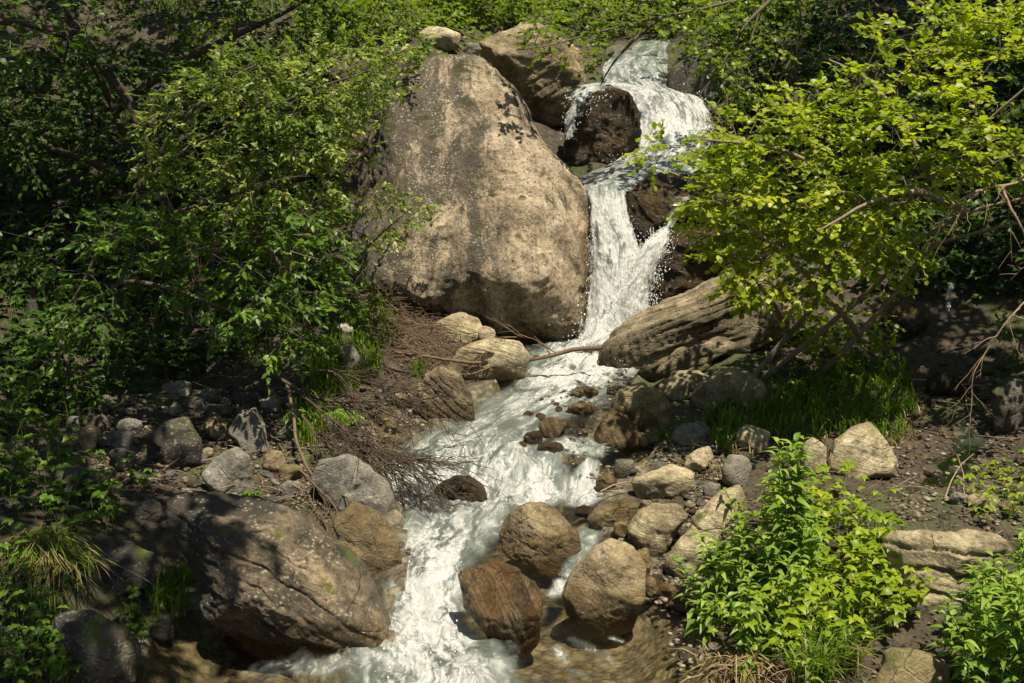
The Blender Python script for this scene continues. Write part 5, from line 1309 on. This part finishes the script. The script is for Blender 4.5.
branchy('fallen_branch', 'bare dead branch fanning out over the water from the left bank', 'branch',
        [(PL((274, 374, 10.0), (300, 392, 9.8), (330, 402, 9.7), (370, 401, 9.6), (405, 402, 9.6), (432, 398, 9.6)), .018, .005), (PL((284, 380, 9.95), (320, 410, 9.6), (355, 438, 9.4), (385, 462, 9.2), (410, 490, 9.1), (428, 508, 9.0)), .013, .003),
         (PL((340, 402, 9.7), (358, 428, 9.5), (385, 452, 9.3), (420, 470, 9.2), (440, 490, 9.1)), .010, .003), (PL((292, 403, 9.7), (320, 440, 9.3), (345, 460, 9.2), (375, 468, 9.1), (410, 458, 9.1), (440, 462, 9.1)), .012, .003),
         (PL((294, 370, 9.9), (330, 371, 9.8), (365, 382, 9.7), (395, 388, 9.6), (415, 388, 9.6)), .013, .004)], 'darktwig', 260, (.18, .62), .003, (0, 0, -.3), sub=3, dirb=(.4, -.1, -.1))
branchy('fallen_branch', 'mottled dead stick leaning upright beside the left grass', 'branch', [(PL((287, 385, 9.9), (293, 410, 9.6), (296, 440, 9.3), (304, 462, 9.15), (312, 475, 9.1)), .017, .012)], 'twig')
branchy('hanging_twigs', 'fine dead twigs trailing over the wet boulder on the left shore', 'twigs', [(PL((300, 470, 8.9), (330, 500, 8.6), (350, 530, 8.4), (362, 550, 8.3)), .008, .003), (PL((310, 500, 8.7), (325, 520, 8.5), (330, 545, 8.3)), .006, .003), (PL((335, 490, 8.8), (352, 500, 8.6), (372, 520, 8.4)), .006, .003)], 'twig', 46, (.1, .35), .002, (0, 0, -.4))
branchy('bare_branch', 'pale bare branch hanging at the right edge below the hazel leaves', 'branch', [(PL((1060, 170, 9.6), (1010, 184, 9.5), (985, 188, 9.5), (960, 199, 9.5), (945, 215, 9.5), (935, 240, 9.5)), .016, .006), (PL((985, 188, 9.5), (962, 205, 9.4), (955, 225, 9.4), (948, 235, 9.4)), .009, .004), (PL((1002, 186, 9.5), (1008, 205, 9.4), (1020, 225, 9.4), (1032, 250, 9.4)), .014, .008), (PL((1032, 160, 9.5), (1050, 240, 9.4), (1035, 290, 9.4), (1012, 315, 9.3), (990, 345, 9.3), (972, 375, 9.3), (972, 398, 9.3)), .012, .004), (PL((1012, 315, 9.3), (1030, 322, 9.3), (1045, 320, 9.3)), .006, .003)], 'paletwig', 40, (.1, .4), .0028, (0, 0, -.25), sub=2, dirb=(-.3, 0, -.2))
branchy('bare_branch', 'tangle of bare roots and twigs hanging under the dark right bank', 'branch', [(PL((800, -20, 15.0), (800, 30, 14.8), (795, 70, 14.6), (800, 110, 14.5)), .014, .005), (PL((830, -20, 14.8), (825, 20, 14.5), (845, 45, 14.3), (870, 70, 14.0), (900, 85, 13.9)), .014, .005), (PL((900, -20, 14.2), (880, 10, 14.2), (865, -10, 14.2), (878, 30, 14.1), (890, 48, 14.0)), .020, .010), (PL((760, 10, 15.4), (745, 60, 15.3), (725, 100, 15.2), (715, 130, 15.1)), .016, .005), (PL((790, 60, 14.8), (770, 100, 14.7), (755, 150, 14.6)), .010, .004)], 'twig', 90, (.2, .8), .0035, (0, 0, -.5), sub=2)
branchy('bare_branch', 'bare twigs showing through the left shrub', 'branch', [(PL((140, 330, 10.2), (180, 300, 9.6), (210, 260, 9.5), (230, 215, 9.6), (255, 180, 9.6)), .010, .004), (PL((250, 190, 9.8), (255, 225, 9.6), (290, 235, 9.5), (320, 235, 9.5), (342, 230, 9.5)), .008, .003)], 'twig', 40, (.1, .5), .0025, (0, 0, -.1), sub=2)
branchy('leaning_tree', 'dark bare leaning tree trunk behind the left shrubs', 'dead tree', [(PL((70, 20, 12.6), (95, 55, 12.4), (125, 95, 12.3), (145, 135, 12.2), (160, 190, 12.2), (185, 260, 12.6)), .05, .065)], 'darktwig')
branchy('driftwood_stick', 'orange peeled stick lying on the rocks of the little rapid', 'stick', [([gp(x, y, .07) for x, y in ((570, 578), (585, 560), (592, 548))], .010, .007)], 'paletwig')
branchy('driftwood_stick', 'thin orange stick arched over the dark wet slab', 'stick', [([gp(x, y, .12) for x, y in ((600, 506), (615, 499), (628, 494), (634, 496))], .007, .005)], 'paletwig')
branchy('driftwood_stick', 'dead stick across the dark mud of the side rill', 'stick', [([gp(x, y, .06) for x, y in ((880, 386), (905, 384), (930, 387), (960, 390), (985, 392))], .012, .006)], 'paletwig')
branchy('driftwood_stick', 'forked stick poking out of the mud near the rill', 'stick', [([gp(948, 378, .03), gp(952, 388, .16), gp(968, 405, .12)], .008, .005), ([gp(965, 392, .05), gp(968, 420, .06), gp(978, 432, .05)], .007, .004)], 'paletwig')
branchy('driftwood_stick', 'dry bent stick beside the small blue grey stone', 'stick', [([gp(945, 500, .02), gp(955, 490, .18), gp(972, 483, .25)], .007, .003), ([gp(965, 505, .02), gp(962, 490, .15), gp(955, 480, .22)], .005, .003)], 'paletwig')
# brush heap of fine twigs on the mound under the huge boulder
tb = MB()
for px, py in scatter_px([(368, 300), (400, 282), (440, 310), (480, 338), (500, 365), (450, 372), (400, 370), (372, 345)], 430):
    g = hit(px, py, False) + np.array([0, -.03, rng.uniform(.01, .16)])
    a = rng.normal(-.5, .6); L = rng.uniform(.15, .55)
    d = np.array([math.cos(a), rng.normal() * .35 - .15, math.sin(a) * .55])
    pts = bez(g - d * L * .5, g + rvec(s=.04), g + d * L * .5, 6)
    tb.tube(pts, np.linspace(.005, .002, 6) * rng.uniform(.6, 1.2), 4)
tag(tb.build('brushwood', M['twig']), 'heap of fine brown twigs below the huge boulder', 'brushwood', kind='stuff')
tb = MB()
for poly, n in (([(368, 300), (400, 282), (440, 310), (480, 338), (500, 365), (450, 372), (400, 370), (372, 345)], 160), ([(640, 420), (920, 410), (1020, 380), (1020, 540), (880, 620), (700, 600)], 170), ([(80, 390), (300, 380), (400, 440), (360, 540), (130, 510)], 170)):
    for px, py in scatter_px(poly, n):
        g = hit(px, py, False) + np.array([0, -.02, rng.uniform(.01, .08)])
        a = rng.uniform(0, 6.28); L = rng.uniform(.08, .4)
        d = np.array([math.cos(a), math.sin(a), rng.normal() * .2])
        tb.tube(bez(g - d * L * .5, g + rvec(s=.03), g + d * L * .5, 5), np.linspace(.004, .0015, 5) * rng.uniform(.5, 1.1), 4)
tag(tb.build('twig_litter', M['paletwig']), 'thin dead twigs scattered over both banks', 'twigs', kind='stuff')
